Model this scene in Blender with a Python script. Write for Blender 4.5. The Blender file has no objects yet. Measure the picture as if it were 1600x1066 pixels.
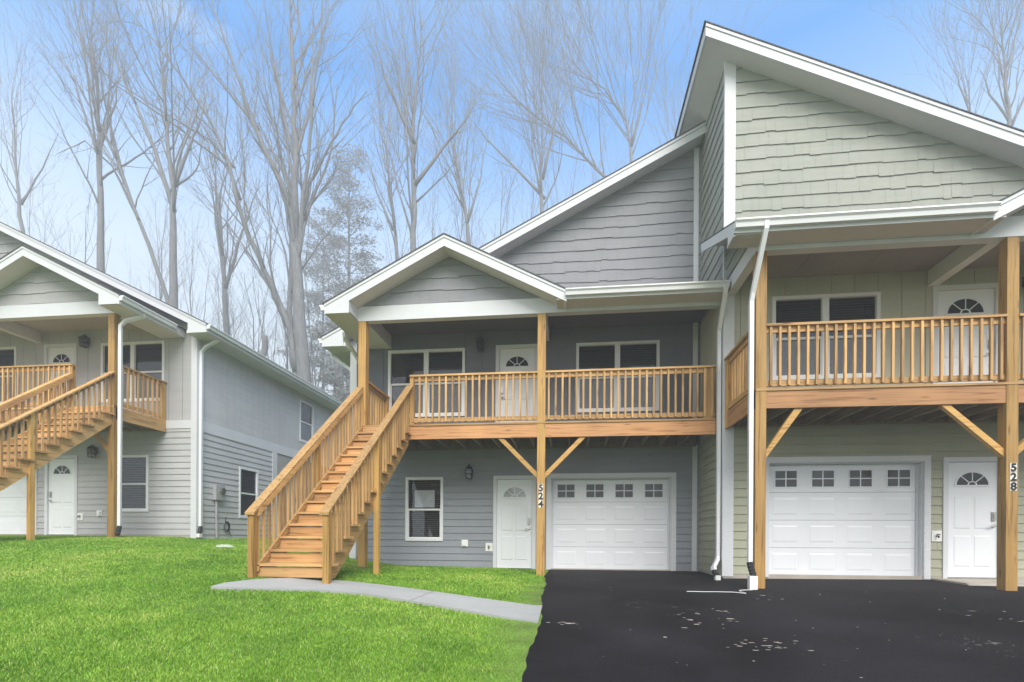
import bpy, math, random
import numpy as np
from mathutils import Vector, Matrix, noise as mnoise
R = math.radians
sc = bpy.context.scene
col = sc.collection

# ---------------------------------------------------------------- camera
cam_d = bpy.data.cameras.new('camera')
cam = bpy.data.objects.new('camera', cam_d); col.objects.link(cam)
cam_d.sensor_width = 36.0
cam_d.lens = 790.0/1600*36
cam_d.shift_y = (839-533)/1600
cam_d.clip_end = 3000
cam.location = (0, 0, 0.77)
cam.rotation_euler = (Matrix.Rotation(R(6.64), 3, 'Z') @ Matrix.Rotation(R(90), 3, 'X') @ Matrix.Rotation(R(0.33), 3, 'Z')).to_euler()
sc.camera = cam

# ---------------------------------------------------------------- light and sky
SUN_EL, SUN_AZ = 43, 162      # azimuth measured from +Y, clockwise
world = bpy.data.worlds.new("World"); sc.world = world; world.use_nodes = True
nt = world.node_tree; nt.nodes.clear()
def N(t, kind, **kw):
    n = t.nodes.new(kind)
    for k, v in kw.items():
        if k.startswith('i_'): n.inputs[k[2:].replace('_', ' ')].default_value = v
        else: setattr(n, k, v)
    return n
out = N(nt, 'ShaderNodeOutputWorld')
sky = N(nt, 'ShaderNodeTexSky', sky_type='NISHITA', sun_disc=False, sun_elevation=R(SUN_EL), sun_rotation=R(SUN_AZ),
        air_density=1.0, dust_density=0.6, ozone_density=3.0)
bg = N(nt, 'ShaderNodeBackground'); bg.inputs['Strength'].default_value = 0.15
tc = N(nt, 'ShaderNodeTexCoord')
sep = N(nt, 'ShaderNodeSeparateXYZ')
nt.links.new(tc.outputs['Generated'], sep.inputs[0])
# veil of thin cloud: thick near the horizon, wisps above, unseen sheet added overhead for whiter light
mp = N(nt, 'ShaderNodeMapping'); mp.inputs['Scale'].default_value = (1.0, 1.0, 2.6)
mp.inputs['Location'].default_value = (3.7, 1.2, 0.4)
nt.links.new(tc.outputs['Generated'], mp.inputs[0])
nz = N(nt, 'ShaderNodeTexNoise'); nz.inputs['Scale'].default_value = 3.2; nz.inputs['Detail'].default_value = 6; nz.inputs['Distortion'].default_value = 0.5
nt.links.new(mp.outputs[0], nz.inputs['Vector'])
cr = N(nt, 'ShaderNodeValToRGB')
cr.color_ramp.elements[0].position = 0.56; cr.color_ramp.elements[0].color = (0, 0, 0, 1)
cr.color_ramp.elements[1].position = 0.80; cr.color_ramp.elements[1].color = (.45, .45, .45, 1)
nt.links.new(nz.outputs['Fac'], cr.inputs[0])
hz = N(nt, 'ShaderNodeValToRGB')     # cloud cover against height of view
e = hz.color_ramp.elements
e[0].position = 0.0; e[0].color = (.96, .96, .96, 1)
e[1].position = 0.92; e[1].color = (.97, .97, .97, 1)
for p, v in ((.30, .96), (.42, .84), (.50, .60), (.58, .28), (.66, .08), (.82, .35)):
    q = e.new(p); q.color = (v, v, v, 1)
nt.links.new(sep.outputs['Z'], hz.inputs[0])
mx = N(nt, 'ShaderNodeMath', operation='MAXIMUM')
nt.links.new(cr.outputs[0], mx.inputs[0]); nt.links.new(hz.outputs[0], mx.inputs[1])
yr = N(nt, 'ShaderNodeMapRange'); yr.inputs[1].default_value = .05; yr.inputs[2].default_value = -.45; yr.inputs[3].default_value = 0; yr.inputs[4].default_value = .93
nt.links.new(sep.outputs['Y'], yr.inputs[0])          # unseen cloud bank added behind the camera to light the facades
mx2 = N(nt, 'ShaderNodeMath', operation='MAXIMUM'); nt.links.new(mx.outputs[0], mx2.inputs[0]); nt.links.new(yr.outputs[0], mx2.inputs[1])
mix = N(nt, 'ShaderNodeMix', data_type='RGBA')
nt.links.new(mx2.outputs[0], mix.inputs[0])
hs = N(nt, 'ShaderNodeMix', data_type='RGBA', blend_type='MULTIPLY'); hs.inputs[0].default_value = 1
hs.inputs[7].default_value = (.0, 1.14, 1.72, 1)
nt.links.new(sky.outputs[0], hs.inputs[6])
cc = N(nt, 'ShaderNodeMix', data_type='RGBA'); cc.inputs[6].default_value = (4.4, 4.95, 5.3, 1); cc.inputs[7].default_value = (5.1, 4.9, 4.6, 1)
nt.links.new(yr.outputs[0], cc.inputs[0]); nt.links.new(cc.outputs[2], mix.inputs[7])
nt.links.new(hs.outputs[2], mix.inputs[6])
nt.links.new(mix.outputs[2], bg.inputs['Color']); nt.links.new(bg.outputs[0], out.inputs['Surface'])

sd = bpy.data.lights.new('sun', 'SUN'); sd.energy = 3.0; sd.angle = R(40); sd.color = (1, .955, .895)
sun = bpy.data.objects.new('sun', sd); col.objects.link(sun)
az = R(SUN_AZ); el = R(SUN_EL)
sdir = Vector((math.sin(az)*math.cos(el), math.cos(az)*math.cos(el), math.sin(el)))
sun.rotation_euler = sdir.to_track_quat('Z', 'Y').to_euler(); sun.location = (0, -5, 20)
sc.view_settings.view_transform = 'Standard'; sc.view_settings.look = 'None'
sc.view_settings.exposure = 0.76; sc.view_settings.gamma = 1
sc.cycles.volume_bounces = 0
sc.cycles.max_bounces = 8

# ---------------------------------------------------------------- materials
def newmat(name):
    m = bpy.data.materials.new(name); m.use_nodes = True
    t = m.node_tree; b = t.nodes['Principled BSDF']
    return m, t, b
def mul_noise(t, base, scale, lo, hi, detail=4, vecscale=None, coord='Object', rough=.6):
    tcn = N(t, 'ShaderNodeTexCoord'); src = tcn.outputs[coord]
    if vecscale:
        mpn = N(t, 'ShaderNodeMapping'); mpn.inputs['Scale'].default_value = vecscale
        t.links.new(src, mpn.inputs[0]); src = mpn.outputs[0]
    n = N(t, 'ShaderNodeTexNoise'); n.inputs['Scale'].default_value = scale; n.inputs['Detail'].default_value = detail
    n.inputs['Roughness'].default_value = rough
    t.links.new(src, n.inputs['Vector'])
    mr = N(t, 'ShaderNodeMapRange'); mr.inputs[1].default_value = .3; mr.inputs[2].default_value = .7
    mr.inputs[3].default_value = lo; mr.inputs[4].default_value = hi
    t.links.new(n.outputs['Fac'], mr.inputs[0])
    mm = N(t, 'ShaderNodeMix', data_type='RGBA', blend_type='MULTIPLY'); mm.inputs[0].default_value = 1
    if isinstance(base, tuple): mm.inputs[6].default_value = (*base, 1)
    else: t.links.new(base, mm.inputs[6])
    t.links.new(mr.outputs[0], mm.inputs[7])
    return mm.outputs[2], n, src
def bump(t, b, fac, strength, dist=.01):
    bp = N(t, 'ShaderNodeBump'); bp.inputs['Strength'].default_value = strength; bp.inputs['Distance'].default_value = dist
    t.links.new(fac, bp.inputs['Height']); t.links.new(bp.outputs[0], b.inputs['Normal'])
def paint(name, c, rough=.6, var=.05, bs=.15):
    m, t, b = newmat(name)
    o, n, s = mul_noise(t, c, 1.7, 1-var, 1+var)
    o2, n2, s2 = mul_noise(t, o, 30, 1-var*.5, 1+var*.5, vecscale=(1, 1, 3))
    t.links.new(o2, b.inputs['Base Color']); b.inputs['Roughness'].default_value = rough
    bump(t, b, n2.outputs['Fac'], bs, .003)
    return m
def siding(name, c, var=.07, rough=.75):
    """painted fibre-cement with faint embossed grain and board-to-board wash of tone"""
    m, t, b = newmat(name)
    o, n, s = mul_noise(t, c, .9, 1-var, 1+var)
    o2, n2, s2 = mul_noise(t, o, 14, 1-var*.6, 1+var*.6, vecscale=(.5, .5, 4))
    o3, n3, s3 = mul_noise(t, o2, 2.0, .96, 1.04, detail=1, vecscale=(.35, .35, 5.5))
    t.links.new(o3, b.inputs['Base Color']); b.inputs['Roughness'].default_value = rough
    bump(t, b, n2.outputs['Fac'], .3, .004)
    return m
def wood(name, c, axis, knots=True):
    m, t, b = newmat(name)
    vs = {'x': (.35, 9, 9), 'y': (9, .35, 9), 'z': (9, 9, .35)}[axis]
    oi = N(t, 'ShaderNodeObjectInfo')
    tcn = N(t, 'ShaderNodeTexCoord')
    add = N(t, 'ShaderNodeVectorMath', operation='ADD')
    sc_ = N(t, 'ShaderNodeVectorMath', operation='SCALE'); sc_.inputs['Scale'].default_value = 7
    cmb = N(t, 'ShaderNodeCombineXYZ')
    for k in range(3): t.links.new(oi.outputs['Random'], cmb.inputs[k])
    t.links.new(cmb.outputs[0], sc_.inputs[0]); t.links.new(tcn.outputs['Object'], add.inputs[0]); t.links.new(sc_.outputs[0], add.inputs[1])
    mpn = N(t, 'ShaderNodeMapping'); mpn.inputs['Scale'].default_value = vs; t.links.new(add.outputs[0], mpn.inputs[0])
    n = N(t, 'ShaderNodeTexNoise'); n.inputs['Scale'].default_value = 3.4; n.inputs['Detail'].default_value = 5; n.inputs['Distortion'].default_value = .6
    t.links.new(mpn.outputs[0], n.inputs['Vector'])
    ramp = N(t, 'ShaderNodeValToRGB')
    e = ramp.color_ramp.elements
    e[0].position = .3; e[0].color = (c[0]*.55, c[1]*.45, c[2]*.34, 1)
    e[1].position = .68; e[1].color = (min(1, c[0]*1.12), min(1, c[1]*1.14), c[2]*1.2, 1)
    q = e.new(.47); q.color = (c[0], c[1], c[2], 1)
    t.links.new(n.outputs['Fac'], ramp.inputs[0])
    # board to board difference in tone
    mr = N(t, 'ShaderNodeMapRange'); mr.inputs[3].default_value = .68; mr.inputs[4].default_value = 1.18
    t.links.new(oi.outputs['Random'], mr.inputs[0])
    mm = N(t, 'ShaderNodeMix', data_type='RGBA', blend_type='MULTIPLY'); mm.inputs[0].default_value = 1
    t.links.new(ramp.outputs[0], mm.inputs[6]); t.links.new(mr.outputs[0], mm.inputs[7])
    o, n4, _ = mul_noise(t, mm.outputs[2], 1.3, .88, 1.08, detail=2)
    res = o
    if knots:
        vs2 = {'x': (1.2, 6, 6), 'y': (6, 1.2, 6), 'z': (6, 6, 1.2)}[axis]
        mp2 = N(t, 'ShaderNodeMapping'); mp2.inputs['Scale'].default_value = vs2; t.links.new(add.outputs[0], mp2.inputs[0])
        v = N(t, 'ShaderNodeTexVoronoi'); v.inputs['Scale'].default_value = 1.4; t.links.new(mp2.outputs[0], v.inputs['Vector'])
        kr = N(t, 'ShaderNodeValToRGB'); ke = kr.color_ramp.elements
        ke[0].position = .0; ke[0].color = (.25, .16, .1, 1); ke[1].position = .18; ke[1].color = (1, 1, 1, 1)
        t.links.new(v.outputs['Distance'], kr.inputs[0])
        m2 = N(t, 'ShaderNodeMix', data_type='RGBA', blend_type='MULTIPLY'); m2.inputs[0].default_value = 1
        t.links.new(res, m2.inputs[6]); t.links.new(kr.outputs[0], m2.inputs[7]); res = m2.outputs[2]
    t.links.new(res, b.inputs['Base Color']); b.inputs['Roughness'].default_value = .62
    bump(t, b, n.outputs['Fac'], .25, .004)
    return m
def flat(name, c, rough=.5, metal=0.0):
    m, t, b = newmat(name)
    o, n, s = mul_noise(t, c, 8, .93, 1.07)
    t.links.new(o, b.inputs['Base Color']); b.inputs['Roughness'].default_value = rough; b.inputs['Metallic'].default_value = metal
    return m
M = {}
M['white'] = paint('white_trim_paint', (.64, .655, .685), .5, .035)
M['door_white'] = paint('white_door_paint', (.77, .79, .83), .4, .02, .05)
M['soffit'] = paint('soffit_paint', (.68, .65, .66), .65, .04)
M['gutter'] = paint('gutter_aluminium', (.80, .81, .83), .3, .03, .03)
M['vinyl'] = paint('window_vinyl', (.78, .79, .81), .35, .02, .03)
PAL = {
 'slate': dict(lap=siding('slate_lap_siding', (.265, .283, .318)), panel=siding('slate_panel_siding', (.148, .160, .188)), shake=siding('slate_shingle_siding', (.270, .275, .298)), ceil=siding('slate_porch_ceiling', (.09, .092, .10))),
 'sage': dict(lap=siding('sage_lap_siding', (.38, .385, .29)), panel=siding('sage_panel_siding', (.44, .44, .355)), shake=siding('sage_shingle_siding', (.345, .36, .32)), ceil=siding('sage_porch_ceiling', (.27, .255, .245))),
 'pearl': dict(lap=siding('pearl_lap_siding', (.46, .46, .47)), panel=siding('pearl_panel_siding', (.44, .44, .45)), spanel=siding('pearl_side_panel_siding', (.53, .535, .55)), slap=siding('pearl_side_lap_siding', (.51, .515, .53)), shake=siding('pearl_shingle_siding', (.37, .37, .375)), ceil=siding('pearl_porch_ceiling', (.42, .40, .39))),  # side copies of panel and lap lightened to make up for weak sun there
}
for ax in 'xyz':
    M['wood_'+ax] = wood('pine_'+ax, (.58, .345, .13), ax)
    M['beam_'+ax] = wood('fir_beam_'+ax, (.52, .262, .105), ax)
    M['post_'+ax] = wood('yellow_pine_'+ax, (.54, .315, .09), ax)
M['tread'] = wood('tread_pine', (.60, .345, .14), 'x')
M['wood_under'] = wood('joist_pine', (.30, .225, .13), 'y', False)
M['black'] = flat('black_plastic', (.015, .015, .016), .45)
M['iron'] = flat('dark_bronze', (.03, .025, .022), .4, .6)
M['nickel'] = flat('satin_nickel', (.45, .44, .43), .3, 1)
M['meter'] = flat('meter_grey', (.38, .38, .39), .5)
M['dark'] = flat('dark_interior', (.02, .02, .022), .9)
M['blind'] = flat('blind_slats', (.20, .20, .205), .6)  # white slats given a grey base that holds the window's shade
M['screen'] = flat('grey_insect_screen', (.17, .175, .19), .8)
M['pale_plain'] = flat('pale_panel', (.68, .69, .71), .6)
M['plate'] = flat('number_plate_white', (.82, .82, .80), .5)
M['ink'] = flat('numeral_black', (.01, .01, .01), .5)
def glassmat(name, tint, refl):
    m = bpy.data.materials.new(name); m.use_nodes = True; t = m.node_tree; t.nodes.clear()
    o = N(t, 'ShaderNodeOutputMaterial'); tr = N(t, 'ShaderNodeBsdfTransparent'); tr.inputs[0].default_value = (*tint, 1)
    g = N(t, 'ShaderNodeBsdfGlossy'); g.inputs['Roughness'].default_value = .03; g.inputs[0].default_value = (.9, .95, 1, 1)
    lw = N(t, 'ShaderNodeLayerWeight'); lw.inputs[0].default_value = .5
    pw = N(t, 'ShaderNodeMath', operation='POWER'); pw.inputs[1].default_value = 5; t.links.new(lw.outputs['Facing'], pw.inputs[0])
    fr = N(t, 'ShaderNodeMath', operation='MULTIPLY_ADD'); fr.inputs[1].default_value = .9; fr.inputs[2].default_value = refl; t.links.new(pw.outputs[0], fr.inputs[0])
    nn = N(t, 'ShaderNodeTexNoise'); nn.inputs['Scale'].default_value = 1.4
    tcn = N(t, 'ShaderNodeTexCoord'); t.links.new(tcn.outputs['Object'], nn.inputs['Vector'])
    bp = N(t, 'ShaderNodeBump'); bp.inputs['Strength'].default_value = .25; bp.inputs['Distance'].default_value = .02
    t.links.new(nn.outputs['Fac'], bp.inputs['Height']); t.links.new(bp.outputs[0], g.inputs['Normal'])
    x = N(t, 'ShaderNodeMixShader'); t.links.new(fr.outputs[0], x.inputs[0]); t.links.new(tr.outputs[0], x.inputs[1]); t.links.new(g.outputs[0], x.inputs[2])
    t.links.new(x.outputs[0], o.inputs[0]); return m
M['glass'] = glassmat('window_glass', (.75, .77, .79), .07)
M['lampglass'] = glassmat('lantern_glass', (.6, .58, .5), .05)

# roofing
m, t, b = newmat('asphalt_shingle')
tcn = N(t, 'ShaderNodeTexCoord'); br = N(t, 'ShaderNodeTexBrick'); br.inputs['Scale'].default_value = 3.2
br.inputs['Color1'].default_value = (.09, .092, .10, 1); br.inputs['Color2'].default_value = (.14, .142, .15, 1); br.inputs['Mortar'].default_value = (.04, .04, .045, 1)
br.inputs['Mortar Size'].default_value = .02
mpn = N(t, 'ShaderNodeMapping'); mpn.inputs['Rotation'].default_value = (0, 0, R(90)); t.links.new(tcn.outputs['Object'], mpn.inputs[0]); t.links.new(mpn.outputs[0], br.inputs['Vector'])
o, n, s = mul_noise(t, br.outputs['Color'], 60, .7, 1.3)
t.links.new(o, b.inputs['Base Color']); b.inputs['Roughness'].default_value = .95; bump(t, b, n.outputs['Fac'], .5, .005)
M['roof'] = m
# asphalt drive: fine aggregate, broad soft tone change, pale scuffs
m, t, b = newmat('asphalt')
o, n, s = mul_noise(t, (.017, .0155, .0175), .5, .45, 1.6, detail=5)
o2, n2, s2 = mul_noise(t, o, 260, .45, 1.75, detail=2)
o3, n3, s3 = mul_noise(t, o2, 35, .85, 1.15, detail=3)
def scuff(base, scale, vs, th, col_, keep=.9):
    tcn = N(t, 'ShaderNodeTexCoord'); mpn = N(t, 'ShaderNodeMapping'); mpn.inputs['Scale'].default_value = vs
    t.links.new(tcn.outputs['Object'], mpn.inputs[0])
    nn = N(t, 'ShaderNodeTexNoise'); nn.inputs['Scale'].default_value = scale; nn.inputs['Detail'].default_value = 6; nn.inputs['Roughness'].default_value = .62
    t.links.new(mpn.outputs[0], nn.inputs['Vector'])
    nb = N(t, 'ShaderNodeTexNoise'); nb.inputs['Scale'].default_value = .8; nb.inputs['Detail'].default_value = 1
    t.links.new(tcn.outputs['Object'], nb.inputs['Vector'])
    ad = N(t, 'ShaderNodeMath', operation='MULTIPLY_ADD'); ad.inputs[1].default_value = .35
    t.links.new(nb.outputs['Fac'], ad.inputs[0]); t.links.new(nn.outputs['Fac'], ad.inputs[2])
    r_ = N(t, 'ShaderNodeMapRange'); r_.inputs[1].default_value = th; r_.inputs[2].default_value = th+.012; r_.inputs[3].default_value = 0; r_.inputs[4].default_value = keep
    t.links.new(ad.outputs[0], r_.inputs[0])
    x = N(t, 'ShaderNodeMix', data_type='RGBA'); t.links.new(r_.outputs[0], x.inputs[0]); t.links.new(base, x.inputs[6]); x.inputs[7].default_value = (*col_, 1)
    return x.outputs[2]
o4 = scuff(o3, 5.5, (1.0, 2.2, 1), .888, (.20, .19, .17), .8)
o5 = scuff(o4, 22, (1, 1.4, 1), .92, (.34, .33, .31), .85)
t.links.new(o5, b.inputs['Base Color'])
rr = N(t, 'ShaderNodeMapRange'); rr.inputs[1].default_value = .3; rr.inputs[2].default_value = .7; rr.inputs[3].default_value = .62; rr.inputs[4].default_value = .85
t.links.new(n.outputs['Fac'], rr.inputs[0]); t.links.new(rr.outputs[0], b.inputs['Roughness']); b.inputs['Specular IOR Level'].default_value = .06
bump(t, b, n2.outputs['Fac'], .6, .006)
M['asphalt'] = m
M['concrete'] = paint('concrete', (.35, .355, .35), .85, .09, .4)
M['concrete_old'] = paint('retaining_concrete', (.36, .345, .33), .9, .2, .5)
M['found'] = paint('foundation_parge', (.42, .38, .33), .9, .12, .4)
# soil/thatch under grass
m, t, b = newmat('lawn_soil')
o, n, s = mul_noise(t, (.13, .22, .03), 3, .7, 1.25); o2, n2, s2 = mul_noise(t, o, 60, .6, 1.3)
t.links.new(o2, b.inputs['Base Color']); b.inputs['Roughness'].default_value = .95
M['soil'] = m
m, t, b = newmat('grass_blades')
at = N(t, 'ShaderNodeAttribute', attribute_name='tone')
rp = N(t, 'ShaderNodeValToRGB'); e = rp.color_ramp.elements
e[0].position = 0; e[0].color = (.105, .25, .010, 1); e[1].position = 1; e[1].color = (.50, .52, .15, 1)
q = e.new(.4); q.color = (.195, .39, .020, 1); q = e.new(.75); q.color = (.32, .49, .06, 1)
t.links.new(at.outputs['Fac'], rp.inputs[0]); t.links.new(rp.outputs[0], b.inputs['Base Color']); b.inputs['Roughness'].default_value = .55
M['grass'] = m
m, t, b = newmat('bark')
o, n, s = mul_noise(t, (.19, .192, .20), 2.5, .7, 1.25, vecscale=(3, 3, .6)); o2, n2, s2 = mul_noise(t, o, 18, .75, 1.2, vecscale=(2, 2, .5))
t.links.new(o2, b.inputs['Base Color']); b.inputs['Roughness'].default_value = .9; bump(t, b, n2.outputs['Fac'], .6, .03)
M['bark'] = m
m, t, b = newmat('pine_needles')
o, n, s = mul_noise(t, (.25, .26, .255), 1.3, .65, 1.3)  # pale grey base puts haze into the needle colour
t.links.new(o, b.inputs['Base Color']); b.inputs['Roughness'].default_value = .8
M['needles'] = m
m, t, b = newmat('leaf_litter')
o, n, s = mul_noise(t, (.12, .085, .05), 1.1, .6, 1.3); o2, n2, s2 = mul_noise(t, o, 20, .7, 1.3)
t.links.new(o2, b.inputs['Base Color']); b.inputs['Roughness'].default_value = .95
M['litter'] = m

# ---------------------------------------------------------------- mesh helpers
IDT = lambda x, y, z: (x, y, z)
def root_of(o):
    while o.parent: o = o.parent
    return o
class MB:
    def __init__(s, T=IDT): s.v = []; s.f = []; s.T = T
    def pts(s, ps):
        b = len(s.v); s.v += [s.T(*p) for p in ps]; return b
    def poly(s, ps):
        b = s.pts(ps); s.f.append(tuple(range(b, b+len(ps))))
    def hexa(s, p):       # 8 points: 0-3 bottom loop, 4-7 top loop
        b = s.pts(p)
        for q in ((0, 3, 2, 1), (4, 5, 6, 7), (0, 1, 5, 4), (1, 2, 6, 5), (2, 3, 7, 6), (3, 0, 4, 7)): s.f.append(tuple(b+i for i in q))
    def box(s, x0, x1, y0, y1, z0, z1):
        s.hexa([(x0, y0, z0), (x1, y0, z0), (x1, y1, z0), (x0, y1, z0), (x0, y0, z1), (x1, y0, z1), (x1, y1, z1), (x0, y1, z1)])
    def pbox(s, P, u0, u1, z0, z1, o0, o1):
        s.hexa([P(u0, z0, o0), P(u1, z0, o0), P(u1, z0, o1), P(u0, z0, o1), P(u0, z1, o0), P(u1, z1, o0), P(u1, z1, o1), P(u0, z1, o1)])
    def prism(s, ring0, ring1):
        n = len(ring0); b = s.pts(ring0); c = s.pts(ring1)
        s.f.append(tuple(b+i for i in range(n))[::-1]); s.f.append(tuple(c+i for i in range(n)))
        for i in range(n): j = (i+1) % n; s.f.append((b+i, b+j, c+j, c+i))
    def board(s, a, c, w, h, up=(0, 0, 1)):    # straight board from a to c: w sideways, h along 'up' kept vertical
        a = Vector(a); c = Vector(c); d = (c-a); side = d.cross(Vector(up)).normalized()*w/2; U = Vector(up)*h/2
        s.hexa([a-side-U, a+side-U, c+side-U, c-side-U, a-side+U, a+side+U, c+side+U, c-side+U])
    def tube(s, path, rad, n=8, sq=None):
        path = [Vector(p) for p in path]; k = len(path)
        if not isinstance(rad, (list, tuple)): rad = [rad]*k
        rings = []; ref = None
        for i, p in enumerate(path):
            d = (path[min(i+1, k-1)]-path[max(i-1, 0)]).normalized()
            if ref is None: ref = Vector((0, 1, 0)) if abs(d.y) < .8 else Vector((1, 0, 0))
            a = (ref-d*ref.dot(d)).normalized(); ref = a; c = d.cross(a)
            if sq: hw, hd = sq; ring = [p+a*x*hw+c*y*hd for x, y in ((-1, -1), (1, -1), (1, 1), (-1, 1))]
            else: ring = [p+(a*math.cos(2*math.pi*j/n)+c*math.sin(2*math.pi*j/n))*rad[i] for j in range(n)]
            rings.append(s.pts([tuple(q) for q in ring]))
        m_ = 4 if sq else n
        for i in range(k-1):
            for j in range(m_): l = (j+1) % m_; s.f.append((rings[i]+j, rings[i]+l, rings[i+1]+l, rings[i+1]+j))
        s.f.append(tuple(rings[0]+j for j in range(m_))[::-1]); s.f.append(tuple(rings[-1]+j for j in range(m_)))
    def build(s, name, mat, parent=None, smooth=False):
        org = Vector((0, 0, 0))
        if parent is not None:
            r_ = root_of(parent); org = Vector(r_.location)
            q = parent
        me = bpy.data.meshes.new(name)
        me.from_pydata([(v[0]-org.x, v[1]-org.y, v[2]-org.z) for v in s.v], [], s.f)
        me.materials.append(mat); me.validate()
        if smooth: me.polygons.foreach_set('use_smooth', [True]*len(me.polygons))
        o = bpy.data.objects.new(name, me); col.objects.link(o)
        if parent is not None: o.parent = parent
        return o
def tag(o, label=None, cat=None, group=None, kind=None):
    if label: o['label'] = label
    if cat: o['category'] = cat
    if group: o['group'] = group
    if kind: o['kind'] = kind
    return o
def empty(name, loc, label, cat, group=None):
    o = bpy.data.objects.new(name, None); o.location = loc; col.objects.link(o); o.empty_display_size = .3
    return tag(o, label, cat, group)

# ---- cladding -------------------------------------------------------------
def clip(poly, planes):
    for (a, b_, c) in planes:             # keep a*u+b*z <= c
        res = []
        for i in range(len(poly)):
            p, q = poly[i], poly[(i+1) % len(poly)]
            dp, dq = a*p[0]+b_*p[1]-c, a*q[0]+b_*q[1]-c
            if dp <= 0: res.append(p)
            if (dp < 0) != (dq < 0) and abs(dp-dq) > 1e-9:
                s_ = dp/(dp-dq); res.append((p[0]+(q[0]-p[0])*s_, p[1]+(q[1]-p[1])*s_))
        poly = res
        if len(poly) < 3: return []
    return poly
def pieces(u0, u1, za, zb, holes):
    zs = sorted({za, zb} | {h[k] for h in holes for k in (2, 3) if za < h[k] < zb})
    for a, b_ in zip(zs, zs[1:]):
        cuts = sorted([(h[0], h[1]) for h in holes if h[2] < (a+b_)/2 < h[3]])
        x = u0
        for c0, c1 in cuts:
            if c0 > x and x < u1: yield x, min(c0, u1), a, b_
            x = max(x, c1)
        if x < u1: yield x, u1, a, b_
def lap(mb, P, u0, u1, z0, z1, holes=(), h=.165, p=.019, planes=(), rnd=None):
    rnd = rnd or random.Random(3)
    z = z0
    while z < z1-1e-6:
        zb = min(z+h, z1)
        cuts = [u0]; x = u0+rnd.uniform(.6, 3.4)
        while x < u1-.4: cuts.append(x); x += 3.66
        cuts.append(u1)
        for ua, ub in zip(cuts, cuts[1:]):
            ub2 = ub-(.004 if ub < u1 else 0)
            for a, b_, c, d in pieces(ua, ub2, z, zb, holes):
                po = clip([(a, c), (b_, c), (b_, d), (a, d)], planes)
                if not po: continue
                f = lambda zz: p*(z+h-zz)/h+.001
                mb.poly([P(q[0], q[1], f(q[1])) for q in po])
                if abs(c-z) < 1e-6:
                    bot = [q for q in po if abs(q[1]-z) < 1e-6]
                    if len(bot) == 2: mb.poly([P(bot[0][0], z, p+.001), P(bot[1][0], z, p+.001), P(bot[1][0], z, p-.007), P(bot[0][0], z, p-.007)])
        z += h
    for a, b_, c, d in pieces(u0, u1, z0, z1, holes):
        po = clip([(a, c), (b_, c), (b_, d), (a, d)], planes)
        if po: mb.poly([P(q[0], q[1], -.004) for q in po])
def shakes(mb, P, u0, u1, z0, z1, holes=(), h=.25, p=.019, planes=(), rnd=None):
    rnd = rnd or random.Random(5)
    z = z0; row = 0
    while z < z1:
        u = u0-rnd.uniform(0, .2); off = 0
        while u < u1:
            w = rnd.choice([.14, .18, .22, .27, .32, .40]); off = rnd.choice([0, 0, .009, .018, -.008, off])
            ua, ub = max(u, u0), min(u+w-.003, u1); th = p+rnd.uniform(-.002, .003)
            if ub-ua > .01:
                za = z+off; zt = z+h+.03
                for a, b_, c, d in pieces(ua, ub, za, zt, holes):
                    po = clip([(a, c), (b_, c), (b_, d), (a, d)], planes)
                    if not po: continue
                    f = lambda zz: th*(zt-zz)/(h+.03)+.001
                    mb.poly([P(q[0], q[1], f(q[1])) for q in po])
                    bot = [q for q in po if abs(q[1]-za) < 1e-6]
                    if len(bot) == 2:
                        mb.poly([P(bot[0][0], za, th+.001), P(bot[1][0], za, th+.001), P(bot[1][0], za, th-.009), P(bot[0][0], za, th-.009)])
            u += w
        z += h; row += 1
    for a, b_, c, d in pieces(u0, u1, z0-.05, z1, holes):
        po = clip([(a, c), (b_, c), (b_, d), (a, d)], planes)
        if po: mb.poly([P(q[0], q[1], -.004) for q in po])
def panels(mb, P, u0, u1, z0, z1, holes=(), w=.41, planes=(), g=.011):
    u = u0
    while u < u1:
        ub = min(u+w-g, u1)
        for a, b_, c, d in pieces(u, ub, z0, z1, holes):
            po = clip([(a, c), (b_, c), (b_, d), (a, d)], planes)
            if po:
                mb.prism([P(q[0], q[1], .001) for q in po], [P(q[0], q[1], .012) for q in po])
        u += w
    for a, b_, c, d in pieces(u0, u1, z0, z1, holes):
        po = clip([(a, c), (b_, c), (b_, d), (a, d)], planes)
        if po: mb.poly([P(q[0], q[1], -.004) for q in po])

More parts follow.
